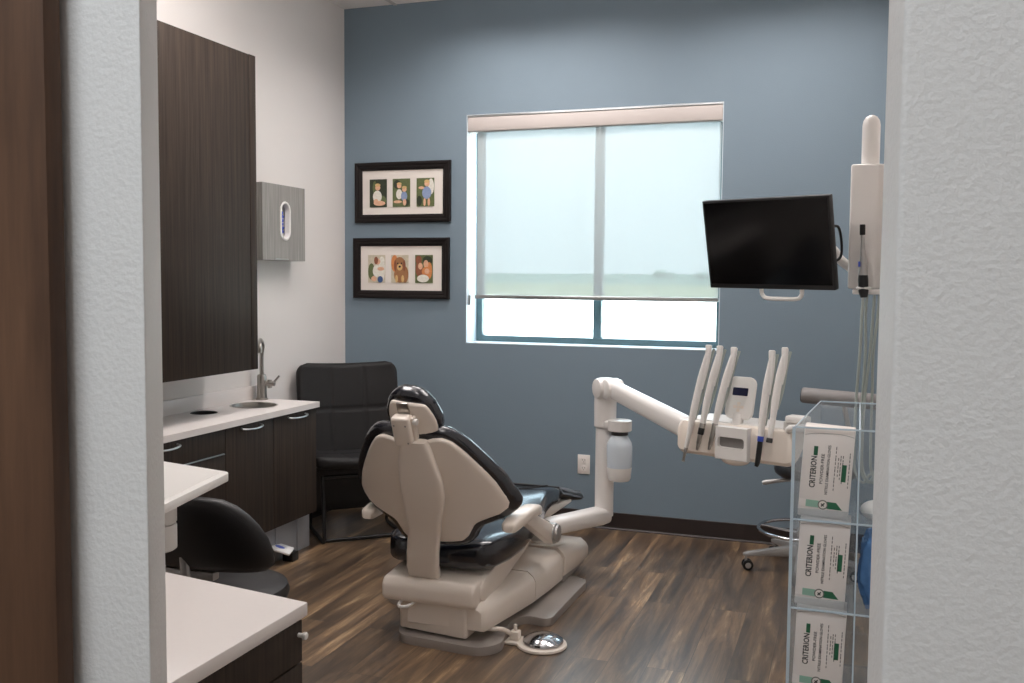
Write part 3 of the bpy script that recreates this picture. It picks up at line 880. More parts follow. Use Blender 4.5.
# backrest: curved pad
bc0 = V((1.262, -3.20, 0))
bm = B()
rings = []
prof = [(0.606, 0.20, 0.014), (0.612, 0.232, 0.028), (0.63, 0.252, 0.036), (0.67, 0.255, 0.038), (0.715, 0.245, 0.038), (0.755, 0.226, 0.038), (0.79, 0.20, 0.036), (0.818, 0.17, 0.032), (0.836, 0.135, 0.024), (0.842, 0.10, 0.010)]
for z, w, t in prof:
    r = []
    for i in range(40):
        a = 2 * PI * i / 40
        ca, sa = math.cos(a), math.sin(a)
        u = math.copysign(abs(ca) ** 0.55, ca) * w
        n = math.copysign(abs(sa) ** 0.75, sa) * t
        r.append(bc0 + V((u, n + 0.9 * u * u - (z - 0.615) * 0.22, z)))
    rings.append(r)
loft(bm, rings)
obj('backrest', bm, M['black_vinyl'], as_, smooth=60)
bm = B(); tube(bm, [(1.22, -3.08, 0.425), (1.25, -3.19, 0.45), (1.265, -3.235, 0.56), (1.255, -3.235, 0.66)], 0.015, 10, flat=0.6); obj('back_bracket', bm, M['silver'], as_)
bm = B(); box(bm, (1.12, -3.215, 0.578), (1.345, -3.18, 0.604), 0.006); plab(obj('back_plate', bm, M['silver'], as_), 'bright metal strip below the backrest')

# ------------------------------------------------------------------ dental chair
CX = 1.55
dc = thing('dental_chair', 'beige and black reclining dental chair in the middle of the floor', 'dental chair', (CX, -1.6, 0))
P0 = V((CX, -2.13, 0.571)); rec = math.radians(22)
upv = V((0, -math.sin(rec), math.cos(rec))); nfv = V((0, math.cos(rec), math.sin(rec))); ex = V((1, 0, 0))
KC = 1.0
def interp(tab, s):
    for (s0, w0), (s1, w1) in zip(tab[:-1], tab[1:]):
        if s0 <= s <= s1:
            t = (s - s0) / (s1 - s0); t = t
            return w0 + (w1 - w0) * t
    return tab[0][1] if s < tab[0][0] else tab[-1][1]
def bpt(a, s, n, k=KC):
    t = min(1, max(0, (0.05 - s) / 0.12)); a = a + 0.03 * t * t * (3 - 2 * t) - 0.006
    return P0 + ex * a + upv * s + nfv * (n + k * a * a)
def bpt0(a, s, n, k=KC):
    return P0 + ex * a + upv * s + nfv * (n + k * a * a)
def slab(bm, rows, n0, n1, k=KC, round_e=0.02, dip=None, cols=36, dx=0.0, grow=0.0):
    """curved padded slab: rows (s, halfwidth); between n0 (back) and n1 (front)"""
    mid = (n0 + n1) / 2; th = (n1 - n0) / 2
    smin, smax = rows[0][0], rows[-1][0]
    rings = []
    for s, w in rows:
        w = w + grow
        ee = min((s - smin), (smax - s)) / max(round_e, 1e-6)
        f = math.sqrt(max(0.0, 1 - (1 - min(1, ee)) ** 2)) if ee < 1 else 1.0
        f = max(f, 0.25)
        r = []
        half = cols // 2
        for side in (1, -1):
            for i in range(half):
                u = (-1 + 2 * i / (half - 1)) * side
                uu = math.sin(u * PI / 2)
                a = w * uu
                dd = w * (1 - abs(uu))
                g = math.sqrt(max(0.0, 1 - (1 - min(1, dd / round_e)) ** 2)) if dd < round_e else 1.0
                n = mid + th * side * f * max(g, 0.02)
                ss = s
                if dip and s > dip[0]:
                    ss = s - dip[2] * math.exp(-(a / dip[1]) ** 2) * (s - dip[0]) / (smax - dip[0])
                r.append(bpt(a + dx, ss, n, k))
        rings.append(r)
    loft(bm, rings)
def dense(tab, n):
    s0, s1 = tab[0][0], tab[-1][0]
    return [(s0 + (s1 - s0) * i / n, interp(tab, s0 + (s1 - s0) * i / n)) for i in range(n + 1)]
shell_tab = [(-0.146, 0.085), (-0.140, 0.12), (-0.125, 0.14), (-0.10, 0.154), (-0.075, 0.168), (-0.058, 0.19), (-0.047, 0.235), (-0.040, 0.275), (-0.025, 0.305), (0.0, 0.322), (0.03, 0.323), (0.06, 0.314), (0.10, 0.300), (0.15, 0.275), (0.204, 0.243), (0.25, 0.215), (0.285, 0.19), (0.315, 0.165), (0.333, 0.138), (0.342, 0.10)]
bm = B(); slab(bm, dense(shell_tab, 64), -0.012, 0.012, round_e=0.012, dip=(0.27, 0.07, 0.035))
shell = obj('back_shell', bm, M['beige'], dc, smooth=50)
cush_tab = [(-0.185, 0.10), (-0.172, 0.145), (-0.15, 0.168), (-0.125, 0.180), (-0.105, 0.195), (-0.09, 0.215), (-0.08, 0.26), (-0.072, 0.30), (-0.052, 0.335), (-0.02, 0.354), (0.02, 0.358), (0.06, 0.344), (0.10, 0.331), (0.15, 0.307), (0.204, 0.276), (0.25, 0.247), (0.29, 0.22), (0.325, 0.19), (0.35, 0.16), (0.366, 0.125), (0.375, 0.08)]
bm = B(); slab(bm, dense(cush_tab, 64), 0.010, 0.066, round_e=0.024, dip=(0.30, 0.07, 0.02), dx=-0.012, grow=0.008)
plab(obj('back_cushion', bm, M['navy_vinyl'], dc, smooth=60), 'black padded back cushion')
# spine strip down the back of the shell, ending in a curved bracket
rows = [(0.338, -0.034, 0.074, -0.034), (0.30, -0.044, 0.086, -0.036), (0.25, -0.056, 0.098, -0.040), (0.17, -0.064, 0.117, -0.046), (0.10, -0.063, 0.118, -0.05), (0.04, -0.062, 0.104, -0.05), (-0.03, -0.064, 0.082, -0.048), (-0.07, -0.066, 0.074, -0.046), (-0.12, -0.078, 0.062, -0.05), (-0.18, -0.088, 0.052, -0.06), (-0.24, -0.096, 0.044, -0.065), (-0.30, -0.104, 0.036, -0.05)]
bm = B()
rings = []
for s, l, r, n in rows:
    m_, h_ = (l + r) / 2, (r - l) / 2
    rg = []
    for i in range(24):
        a = 2 * PI * i / 24
        ca, sa = math.cos(a), math.sin(a)
        rg.append(bpt0(m_ + h_ * math.copysign(abs(ca) ** 0.4, ca), s, n + 0.014 + 0.016 * math.copysign(abs(sa) ** 0.5, sa) * 1.2, 0.15))
    rings.append(rg)
loft(bm, rings)
obj('spine', bm, M['beige'], dc, smooth=50)
# headrest
HS = -0.004
def hpt_rows(tab, n):
    return [(s, w) for s, w in dense(tab, n)]
def headslab(bm, tab, n0, n1, re, shift=0.0, taper=0.0):
    rings = []
    mid, th = (n0 + n1) / 2, (n1 - n0) / 2
    rows = dense(tab, 36)
    smin, smax = rows[0][0], rows[-1][0]
    for s, w in rows:
        ee = min(s - smin, smax - s) / re
        f = max(0.2, math.sqrt(max(0, 1 - (1 - min(1, ee)) ** 2)))
        rg = []
        for i in range(36):
            a = 2 * PI * i / 36
            ca, sa = math.cos(a), math.sin(a)
            u = math.copysign(abs(ca) ** 0.7, ca) * w
            n = mid + th * f * math.copysign(abs(sa) ** 0.6, sa)
            s = s
            rg.append(P0 + ex * (u + HS + shift + taper * (0.42 - s)) + upv * (s - 0.024 - 0.10 * u) + nfv * (n + 0.9 * u * u))
        rings.append(rg)
    loft(bm, rings)
ht = [(0.306, 0.025), (0.312, 0.06), (0.330, 0.09), (0.365, 0.107), (0.405, 0.115), (0.435, 0.116), (0.465, 0.106), (0.495, 0.094), (0.52, 0.075), (0.54, 0.05), (0.553, 0.022)]
bm = B(); headslab(bm, ht, 0.028, 0.105, 0.03)
hr = plab(obj('headrest_cushion', bm, M['navy_vinyl'], dc, smooth=60), 'black padded headrest')
hp = [(0.312, 0.03), (0.318, 0.06), (0.345, 0.085), (0.38, 0.093), (0.41, 0.098), (0.435, 0.098), (0.46, 0.092), (0.485, 0.082), (0.50, 0.072), (0.506, 0.06)]
bm = B(); headslab(bm, hp, 0.012, 0.036, 0.010, 0.012, 0.10); obj('headrest_shell', bm, M['beige'], dc, smooth=50)
Mh = frame(P0 + ex * (HS - 0.002) - upv * 0.008, ex, upv, -nfv)
bm = B()
box(bm, (-0.05, 0.325, -0.010), (0.028, 0.452, 0.040), 0.012, Mh, seg=3)
box(bm, (0.026, 0.345, -0.010), (0.040, 0.445, 0.02), 0.006, Mh)
for a, s in ((-0.036, 0.42), (0.012, 0.42), (0.012, 0.345)):
    cyl(bm, (a, s, 0.0385), (a, s, 0.0405), 0.004, seg=10, M=Mh, mi=1)
hb = obj('headrest_bracket', bm, [M['beige'], M['grey_metal']], dc)
bm = B(); cyl(bm, (0.034, 0.425, 0.010), (0.052, 0.425, 0.010), 0.013, M=Mh, bev=0.003); obj('knob', bm, M['white_pl'], hb)
bm = B(); box(bm, (-0.025, 0.275, -0.004), (0.015, 0.34, 0.012), 0.003, Mh); plab(obj('slide_bar', bm, M['steel'], dc), 'grey metal slide bar')
bm = B(); box(bm, (-0.035, 0.44, -0.014), (0.015, 0.495, -0.005), 0.003, Mh); plab(obj('clamp_plate', bm, M['steel'], hb), 'grey metal plate')
# seat and legrest cushion (profile along Y: y, top z, half width, thickness)
prof = [(-2.02, 0.395, 0.18, 0.06), (-2.005, 0.42, 0.215, 0.11), (-1.95, 0.435, 0.242, 0.145), (-1.80, 0.432, 0.262, 0.15), (-1.65, 0.432, 0.270, 0.145), (-1.50, 0.452, 0.270, 0.14), (-1.38, 0.478, 0.264, 0.135), (-1.27, 0.495, 0.252, 0.13), (-1.15, 0.488, 0.240, 0.12), (-1.03, 0.462, 0.228, 0.105), (-0.93, 0.436, 0.216, 0.095), (-0.905, 0.424, 0.205, 0.07), (-0.895, 0.41, 0.18, 0.03)]
bm = B()
rings = []
for y, zt, w, th in prof:
    rg = []
    for i in range(40):
        a = 2 * PI * i / 40
        ca, sa = math.cos(a), math.sin(a)
        u = math.copysign(abs(ca) ** 0.45, ca) * w
        q = math.copysign(abs(sa) ** 0.5, sa)
        z = zt - th / 2 + th / 2 * q + (0.035 * (abs(u) / w) ** 2 - 0.02 if sa > 0 else 0)
        rg.append((CX + u, y, z))
    rings.append(rg)
loft(bm, rings)
seat = plab(obj('seat_cushion', bm, M['navy_vinyl'], dc, smooth=60), 'glossy black seat and leg cushion')
for y, zt, w in ((-1.60, 0.435, 0.262), (-1.20, 0.492, 0.246)):
    bm = B()
    tube(bm, [(CX + u * w, y, zt + 0.002 + 0.035 * u * u - 0.02 + 0.0) for u in (-0.93, -0.6, -0.3, 0, 0.3, 0.6, 0.93)], 0.004, 6, k=4)
    obj('seam', bm, M['black_vinyl'], seat)
bm = B()
rings = []
for y, zt, w, th in ((-0.92, 0.425, 0.205, 0.05), (-0.88, 0.43, 0.215, 0.058), (-0.75, 0.392, 0.215, 0.058), (-0.62, 0.355, 0.21, 0.056), (-0.44, 0.312, 0.20, 0.05), (-0.425, 0.30, 0.17, 0.03)):
    rings.append([(CX + math.copysign(abs(math.cos(a)) ** 0.35, math.cos(a)) * w, y, zt - th / 2 + th / 2 * math.copysign(abs(math.sin(a)) ** 0.6, math.sin(a))) for a in [2 * PI * i / 32 for i in range(32)]])
loft(bm, rings)
plab(obj('toe_cushion', bm, M['black_vinyl'], dc, smooth=50), 'ribbed black toe end of the legrest')
bm = B()
rings = []
for y, zt, w in ((-0.90, 0.436, 0.219), (-0.75, 0.398, 0.219), (-0.62, 0.361, 0.214), (-0.425, 0.315, 0.20)):
    rings.append([(CX + u * w, y, zt - 0.035 * max(0, abs(u) - 0.9) * 10 * (1 if True else 0) + dz) for u, dz in [(-1, 0), (-0.9, 0.0), (0, 0.002), (0.9, 0), (1, 0), (1, -0.004), (0.9, -0.004), (0, -0.003), (-0.9, -0.004), (-1, -0.004)]])
loft(bm, rings)
plab(obj('toe_cover', bm, M['clear_cover'], dc), 'shiny grey plastic toe cover')
# seat frame, rear bracket housing
bm = B()
prism(bm, [(-2.04, 0.20), (-2.04, 0.25), (-2.0, 0.28), (-1.88, 0.295), (-1.45, 0.345), (-1.12, 0.385), (-0.72, 0.335), (-0.70, 0.315), (-1.10, 0.325), (-1.40, 0.275), (-1.85, 0.185), (-2.0, 0.175)], CX - 0.20, CX + 0.215, 0.012, axis='X')
obj('seat_frame', bm, M['beige'], dc)
bm = B()
prism(bm, [(-2.11, 0.19), (-2.11, 0.245), (-2.09, 0.272), (-1.93, 0.288), (-1.80, 0.295), (-1.80, 0.18), (-1.95, 0.165), (-2.09, 0.172)], CX - 0.205, CX + 0.205, 0.02, axis='X', seg=3)
obj('rear_housing', bm, M['beige'], dc)
# lower body
bm = B()
prism(bm, rounded([(1.395, -2.045), (1.715, -2.085), (1.725, -1.7), (1.395, -1.7)], (0, 1), 0.02), 0.045, 0.166, 0.008)
obj('lower_block', bm, M['beige'], dc)
def cover(bm, rows, xi):
    """right-hand covers: rows (y, x outer, z bottom, z shoulder, z top)"""
    rings = []
    for y, xo, zb, zs, zt in rows:
        rings.append([(xi, y, zb), (xo - 0.01, y, zb), (xo, y, zb + 0.012), (xo, y, zs), (xo - 0.012, y, zs + (zt - zs) * 0.5), (xo - 0.04, y, zt), (xi, y, zt + 0.004)])
    loft(bm, rings)
bm = B(); cover(bm, [(-2.075, 1.775, 0.085, 0.155, 0.175), (-2.055, 1.79, 0.075, 0.165, 0.19), (-1.80, 1.828, 0.068, 0.162, 0.20), (-1.60, 1.85, 0.06, 0.152, 0.196)], 1.45)
obj('lift_cover', bm, [M['beige']], dc)
bm = B(); cover(bm, [(-1.592, 1.85, 0.06, 0.154, 0.198), (-1.40, 1.86, 0.052, 0.155, 0.20), (-1.225, 1.866, 0.048, 0.155, 0.20)], 1.34)
obj('middle_cover', bm, M['beige'], dc)
bm = B(); cover(bm, [(-1.215, 1.876, 0.07, 0.158, 0.208), (-1.03, 1.89, 0.065, 0.15, 0.198), (-0.85, 1.892, 0.065, 0.125, 0.168), (-0.79, 1.872, 0.07, 0.10, 0.125)], 1.30)
obj('front_cover', bm, M['beige'], dc)
bm = B(); box(bm, (1.31, -1.21, 0.028), (1.865, -0.82, 0.073), 0.012); plab(obj('front_skirt', bm, M['grey_metal'], dc), 'grey skirt under the front cover')
# floor plate
bm = B()
ol = rounded([(1.36, -1.96), (1.42, -2.10), (1.79, -2.13), (1.855, -2.05), (1.80, -1.80), (1.83, -1.70), (1.955, -1.72), (1.965, -1.12), (1.90, -1.08), (1.24, -1.08), (1.14, -1.0), (1.14, -1.66), (1.26, -1.72), (1.36, -1.82)], range(14), 0.05)
prism(bm, ol, 0.0, 0.036, 0.016, seg=3)
plab(obj('floor_plate', bm, M['grey_metal'], dc), 'grey metal floor plate')
# toggle lever at the rear
bm = B(); tube(bm, [(1.43, -2.05, 0.178), (1.425, -2.105, 0.168), (1.44, -2.125, 0.163), (1.47, -2.115, 0.165), (1.485, -2.06, 0.176)], 0.007, 8); obj('release_lever', bm, M['white_pl'], dc)
# armrests
def armrest(sgn):
    s = sgn
    bm = B()
    rings = []
    for y, z, w, t in ((-2.055, 0.506, 0.020, 0.014), (-2.04, 0.511, 0.032, 0.023), (-1.98, 0.518, 0.037, 0.027), (-1.88, 0.522, 0.038, 0.027), (-1.77, 0.520, 0.036, 0.026), (-1.71, 0.510, 0.033, 0.024), (-1.69, 0.500, 0.022, 0.014)):
        rings.append([(CX + (0.330 if s > 0 else -0.300) + math.copysign(abs(math.cos(a)) ** 0.6, math.cos(a)) * w, y, z + math.copysign(abs(math.sin(a)) ** 0.6, math.sin(a)) * t) for a in [2 * PI * i / 24 for i in range(24)]])
    loft(bm, rings)
    p = obj('armrest', bm, M['beige'], dc, smooth=50)
    bm = B()
    prism(bm, [(-1.86, 0.485), (-1.80, 0.515), (-1.74, 0.50), (-1.44, 0.375), (-1.43, 0.315), (-1.47, 0.295), (-1.52, 0.315)], CX + 0.305 if s > 0 else CX - 0.325, CX + 0.345 if s > 0 else CX - 0.285, 0.008, axis='X')
    obj('support', bm, M['beige'], p)
    bm = B(); cyl(bm, (CX + s * 0.24, -1.46, 0.345), (CX + s * 0.352, -1.46, 0.345), 0.047, bev=0.006); cyl(bm, (CX + s * 0.352, -1.46, 0.345), (CX + s * 0.366, -1.46, 0.345), 0.040, bev=0.005)
    obj('pivot_hub', bm, M['silver'], p)
armrest(1); armrest(-1)

# foot control with its cable
fc = thing('foot_control', 'chrome disc foot control on the floor beside the dental chair base', 'foot control', (1.985, -1.94, 0))
fcx, fcy = 1.985, -1.925
bm = B(); lathe(bm, [(0.098, 0.0), (0.104, 0.004), (0.102, 0.012), (0.09, 0.016), (0.02, 0.017)], Matrix.Translation((fcx, fcy, 0)), 40)
box(bm, (fcx - 0.15, fcy - 0.045, 0.002), (fcx - 0.06, fcy + 0.045, 0.014), 0.004)
obj('base', bm, M['beige'], fc)
bm = B(); lathe(bm, [(0.080, 0.016), (0.084, 0.022), (0.082, 0.030), (0.06, 0.042), (0.03, 0.049), (0.0005, 0.051)], Matrix.Translation((fcx + 0.005, fcy, 0)), 48); plab(obj('disc', bm, M['chrome'], fc), 'polished chrome dome')
bm = B(); box(bm, (fcx - 0.135, fcy - 0.02, 0.013), (fcx - 0.095, fcy + 0.02, 0.05), 0.006); cyl(bm, (fcx - 0.115, fcy, 0.05), (fcx - 0.115, fcy, 0.075), 0.008, seg=12, bev=0.002); obj('toggle_block', bm, M['beige'], fc)
bm = B(); tube(bm, [(fcx - 0.13, fcy, 0.03), (1.83, -1.965, 0.062), (1.78, -1.99, 0.068), (1.74, -1.98, 0.075)], 0.010, 10); obj('cable', bm, M['beige'], fc)

# ------------------------------------------------------------------ delivery unit on its arms
du = thing('delivery_unit', 'white dental delivery unit on a jointed arm with a control head', 'delivery unit', (1.99, -0.87, 0.3))
PX, PY = 1.978, -0.869
bm = B()
rings = []
A0, A1 = V((1.80, -1.30, 0.325)), V((PX + 0.01, PY + 0.03, 0.30))
dA = (A1 - A0).normalized(); sA = V((dA.y, -dA.x, 0)).normalized(); uA = sA.cross(dA)
for t, w, h in ((0.0, 0.045, 0.035), (0.1, 0.05, 0.042), (0.5, 0.05, 0.044), (0.85, 0.052, 0.046), (0.95, 0.048, 0.042), (1.0, 0.03, 0.028)):
    p = A0.lerp(A1, t)
    rings.append([p + sA * math.copysign(abs(math.cos(a)) ** 0.7, math.cos(a)) * w + uA * math.copysign(abs(math.sin(a)) ** 0.7, math.sin(a)) * h for a in [2 * PI * i / 24 for i in range(24)]])
loft(bm, rings)
obj('lower_arm', bm, M['white_gloss'], du)
bm = B(); cyl(bm, (PX, PY, 0.30), (PX, PY, 0.79), 0.0475, seg=32); obj('post', bm, M['white_gloss'], du)
bm = B()
lathe(bm, [(0.050, 0.755), (0.056, 0.76), (0.056, 0.80), (0.057, 0.86), (0.057, 0.985), (0.050, 1.0), (0.03, 1.006)], Matrix.Translation((PX, PY, 0)), 32)
ea = V((0.664, -0.748, 0))
cyl(bm, V((PX, PY, 0.955)) + ea * 0.015 - V((ea.y, -ea.x, 0)) * 0.062, V((PX, PY, 0.955)) + ea * 0.015 + V((ea.y, -ea.x, 0)) * 0.062, 0.05, bev=0.006)
cyl(bm, V((PX, PY, 0.955)) + ea * 0.075 - V((ea.y, -ea.x, 0)) * 0.045, V((PX, PY, 0.955)) + ea * 0.075 + V((ea.y, -ea.x, 0)) * 0.045, 0.050, bev=0.006)
obj('shoulder_joint', bm, M['white_gloss'], du)
def bar(bm, p0, p1, w0, h0, w1, h1, pw=0.55):
    p0, p1 = V(p0), V(p1)
    d = (p1 - p0).normalized(); s = d.cross(V((0, 0, 1))).normalized(); u = s.cross(d)
    rings = []
    for t, k in ((0, 0.8), (0.02, 0.96), (0.06, 1), (0.5, 1), (0.94, 1), (0.98, 0.96), (1, 0.8)):
        w, h = w0 + (w1 - w0) * t, h0 + (h1 - h0) * t
        rings.append([p0.lerp(p1, t) + s * math.copysign(abs(math.cos(a)) ** pw, math.cos(a)) * w * k + u * math.copysign(abs(math.sin(a)) ** pw, math.sin(a)) * h * k for a in [2 * PI * i / 28 for i in range(28)]])
    loft(bm, rings)
bm = B(); bar(bm, (2.02, -0.91, 0.957), (2.50, -1.47, 0.862), 0.036, 0.043, 0.040, 0.046); obj('upper_arm', bm, M['white_gloss'], du)
# tray head frame
TO = V((2.48, -1.655, 0.0)); te = V((0.933, -0.36, 0)).normalized(); tn = V((-0.36, -0.933, 0)).normalized()
MT = frame(TO, te, -tn, V((0, 0, 1)))   # local: x along front, y backwards, z up
bm = B()
cyl(bm, (0.03, 0.15, 0.80), (0.03, 0.15, 0.915), 0.058, M=MT, bev=0.01)
obj('elbow_joint', bm, M['white_gloss'], du)
bm = B()
# head body: lofted from left to right, thin tray at the back
rings = []
for x, k in ((-0.002, 0.72), (0.006, 0.9), (0.022, 1.0), (0.25, 1.0), (0.475, 1.0), (0.492, 0.9), (0.50, 0.72)):
    sec = [(0.0, 0.805), (0.0, 0.90), (0.012, 0.925), (0.03, 0.93), (0.22, 0.925), (0.235, 0.915), (0.235, 0.875), (0.22, 0.865), (0.10, 0.85), (0.06, 0.80), (0.04, 0.788), (0.015, 0.79)]
    cy, cz = 0.11, 0.865
    rings.append([(x, cy + (y - cy) * (0.85 + 0.15 * k if k < 1 else 1), cz + (z - cz) * k) for y, z in sec])
loft(bm, rings, M=MT)
hd = obj('head_body', bm, M['beige'], du, smooth=35)
bm = B(); prism(bm, rrect(0.46, 0.19, 0.02, 5, 0.25, 0.13), 0.927, 0.934, 0.003, MT); obj('tray_top', bm, M['white_pl'], hd)
# raised centre module with recessed window
bm = B()
def plateF(bm, outline, y0, y1, bev=0.004, mi=0):
    prism(bm, outline, y0, y1, bev, MT, mi, axis='Y')
hole = rrect(0.115, 0.042, 0.012, 5, 0.255, 0.862)
n = len(hole); x0_, x1_, z0_, z1_ = 0.185, 0.328, 0.792, 0.925
outer = []
for u, v in hole:
    dx, dz = u - 0.255, v - 0.862
    t = min(((x1_ if dx > 0 else x0_) - 0.255) / dx if abs(dx) > 1e-6 else 9e9, ((z1_ if dz > 0 else z0_) - 0.862) / dz if abs(dz) > 1e-6 else 9e9)
    outer.append((0.255 + dx * t, 0.862 + dz * t))
for c in ((x0_, z0_), (x0_, z1_), (x1_, z0_), (x1_, z1_)):
    i = min(range(n), key=lambda k: (outer[k][0] - c[0]) ** 2 + (outer[k][1] - c[1]) ** 2); outer[i] = c
rg = [[bm.verts.new(MT @ V((u, y, v))) for u, v in o] for y, o in ((0.004, outer), (-0.020, outer), (-0.026, [(0.255 + (u - 0.255) * 0.96, 0.862 + (v - 0.862) * 0.96) for u, v in outer]), (-0.026, hole), (-0.004, hole))]
ring_faces(bm, rg)
cm = obj('centre_module', bm, M['white_pl'], hd)
bm = B(); plateF(bm, rrect(0.12, 0.05, 0.012, 5, 0.255, 0.862), -0.006, -0.002, 0); plab(obj('recess', bm, M['grey_cushion'], cm), 'grey recessed panel')
bm = B()
rings = []
for i in range(13):
    t = -1 + 2 * i / 12
    w = max(0.02, math.sqrt(max(0, 1 - t * t)))
    rings.append([(0.255 + 0.062 * t, 0.02 + 0.045 * w * math.cos(a), 0.792 + 0.026 * w * math.sin(a)) for a in [2 * PI * j / 16 for j in range(16)]])
loft(bm, rings, M=MT); obj('lower_lens', bm, M['beige'], hd)
# control pad
bm = B(); Mq = MT @ Matrix.Translation((0.247, 0.05, 0.948)) @ Matrix.Rotation(math.radians(-14), 4, 'X')
prism(bm, rrect(0.120, 0.172, 0.03, 7, 0, 0.086), -0.012, 0.010, 0.006, Mq, axis='Y'); cyl(bm, (0, 0.0, -0.03), (0, 0.0, 0.02), 0.022, M=Mq)
pad = obj('control_pad', bm, M['white_pl'], du)
bm = B(); prism(bm, rrect(0.066, 0.032, 0.003, 3, 0.0, 0.110), -0.0135, -0.0115, 0, Mq, axis='Y'); plab(obj('display', bm, M['lcd'], pad), 'small dark blue display')
bm = B()
for u, v in ((0, 0.062), (0, 0.034), (-0.016, 0.048), (0.016, 0.048), (0, 0.048)):
    prism(bm, rrect(0.014, 0.012, 0.003, 3, u, v), -0.0132, -0.0115, 0, Mq, axis='Y')
obj('keypad', bm, M['beige'], pad)
# right-hand handle
bm = B()
tube(bm, [(0.47, 0.03, 0.925), (0.50, -0.01, 0.945), (0.545, -0.02, 0.948), (0.56, 0.03, 0.945), (0.56, 0.12, 0.94), (0.50, 0.16, 0.92)], 0.014, 12, M=MT)
box(bm, (0.465, 0.0, 0.962), (0.55, 0.06, 0.99), 0.01, MT); box(bm, (0.45, 0.02, 0.925), (0.50, 0.08, 0.965), 0.008, MT)
obj('side_handle', bm, M['white_pl'], hd)
# water bottle bracket and bottle
bm = B(); bxx, byy = PX + 0.088, PY - 0.05
bar(bm, (PX - 0.02, PY + 0.02, 0.775), (bxx + 0.03, byy - 0.012, 0.775), 0.052, 0.026, 0.052, 0.026)
lathe(bm, [(0.056, 0.748), (0.06, 0.752), (0.06, 0.80), (0.054, 0.803)], Matrix.Translation((bxx, byy, 0)), 28)
obj('bottle_bracket', bm, M['white_gloss'], du)
bm = B(); lathe(bm, [(0.040, 0.748), (0.042, 0.735), (0.042, 0.728)], Matrix.Translation((bxx, byy, 0)), 28, mi=0); bc_ = obj('bottle_collar', bm, M['dark_pl'], du)
bm = B(); lathe(bm, [(0.038, 0.728), (0.046, 0.715), (0.060, 0.69), (0.064, 0.67), (0.064, 0.61), (0.061, 0.56)], Matrix.Translation((bxx, byy, 0)), 32); wb = obj('water_bottle', bm, M['bottle'], du)
bm = B(); lathe(bm, [(0.062, 0.565), (0.061, 0.55), (0.058, 0.51), (0.052, 0.498), (0.02, 0.496)], Matrix.Translation((bxx, byy, 0)), 32); obj('bottle_foot', bm, M['white_pl'], wb)

# handpieces leaning in the holders along the front of the head
def handpiece(x0, z0, x1, z1, kind, name, label):
    a = MT @ V((x0, -0.030, z0)); b = MT @ V((x1, 0.03, z1))
    h = thing(name, label, 'handpiece', tuple(a), 'handpieces on the delivery unit')
    d = (b - a)
    P_ = lambda t, off=0.0, o2=0.0: a + d * t + te * off + tn * o2
    g = 0.20 if kind != 'black' else 0.17
    # whip arm: slim flattened bar with two rails
    bm = B()
    st = 0.24
    tube(bm, [P_(st), P_(0.45, -0.002), P_(0.7, -0.001), P_(0.86, 0.002), P_(0.94, 0.004)], [0.011, 0.015, 0.0145, 0.011, 0.009], 12, k=6, flat=1.0)
    tube(bm, [P_(0.62, 0.012), P_(0.8, 0.014), P_(0.92, 0.011), P_(1.0, 0.010)], [0.006, 0.008, 0.009, 0.007], 10, k=6)
    obj('whip_arm', bm, M['white_pl'], h)
    bm = B()
    box(bm, (-0.012, -0.008, -0.015), (0.012, 0.010, 0.018), 0.004, Matrix.Translation(P_(0.965, 0.004)))
    obj('hook', bm, M['white_pl'], h)
    bm = B()
    tube(bm, [P_(0.97, 0.018, -0.02), P_(0.8, 0.012, -0.022), P_(0.55, 0.012, -0.02), P_(0.35, 0.006, -0.012)], 0.0055, 8); obj('hose', bm, M['tube'], h)
    bm = B()
    if kind == 'syringe':
        cyl(bm, P_(0.10), P_(0.27), 0.0085, 0.011, bev=0.002); obj('grip', bm, M['white_pl'], h)
        bm = B(); cyl(bm, P_(-0.01), P_(0.105), 0.005, 0.0075, bev=0.001); cyl(bm, P_(-0.02), P_(-0.008), 0.007, seg=14, bev=0.001); obj('tip', bm, M['steel'], h)
    elif kind == 'dark_collar':
        cyl(bm, P_(0.06), P_(0.26), 0.009, 0.012, bev=0.002); obj('grip', bm, M['steel'], h)
        bm = B(); cyl(bm, P_(0.15), P_(0.215), 0.0125, bev=0.002); obj('collar', bm, M['black_pl'], h)
        bm = B(); cyl(bm, P_(0.0), P_(0.065), 0.0055, 0.0085, bev=0.001); obj('tip', bm, M['steel'], h)
    elif kind == 'steel':
        cyl(bm, P_(0.05), P_(0.26), 0.009, 0.012, bev=0.002); obj('grip', bm, M['steel'], h)
        bm = B(); cyl(bm, P_(0.0), P_(0.055), 0.006, 0.0085, bev=0.001); obj('tip', bm, M['steel'], h)
    elif kind == 'black':
        tube(bm, [P_(0.0, -0.004), P_(0.03, -0.001), P_(0.12), P_(0.22)], [0.0075, 0.010, 0.0105, 0.0105], 12); obj('grip', bm, M['black_pl'], h)
        bm = B(); cyl(bm, P_(0.215), P_(0.262), 0.0118, bev=0.002); plab(obj('collar', bm, M['blue_pl'], h), 'blue ring')
    else:
        cyl(bm, P_(0.04), P_(0.26), 0.009, 0.012, bev=0.002); obj('grip', bm, M['white_pl'], h)
        bm = B(); cyl(bm, P_(-0.005), P_(0.045), 0.012, bev=0.002); obj('tip', bm, M['dark_pl'], h)
    return h
handpiece(0.048, 0.772, 0.118, 1.24, 'syringe', 'air_water_syringe', 'leftmost handpiece hanging lowest at the left end of the delivery head')
handpiece(0.109, 0.817, 0.168, 1.238, 'dark_collar', 'handpiece', 'handpiece with a black collar, second from the arm end of the head')
handpiece(0.163, 0.824, 0.231, 1.235, 'steel', 'handpiece', 'steel gripped handpiece just left of the white control pad')
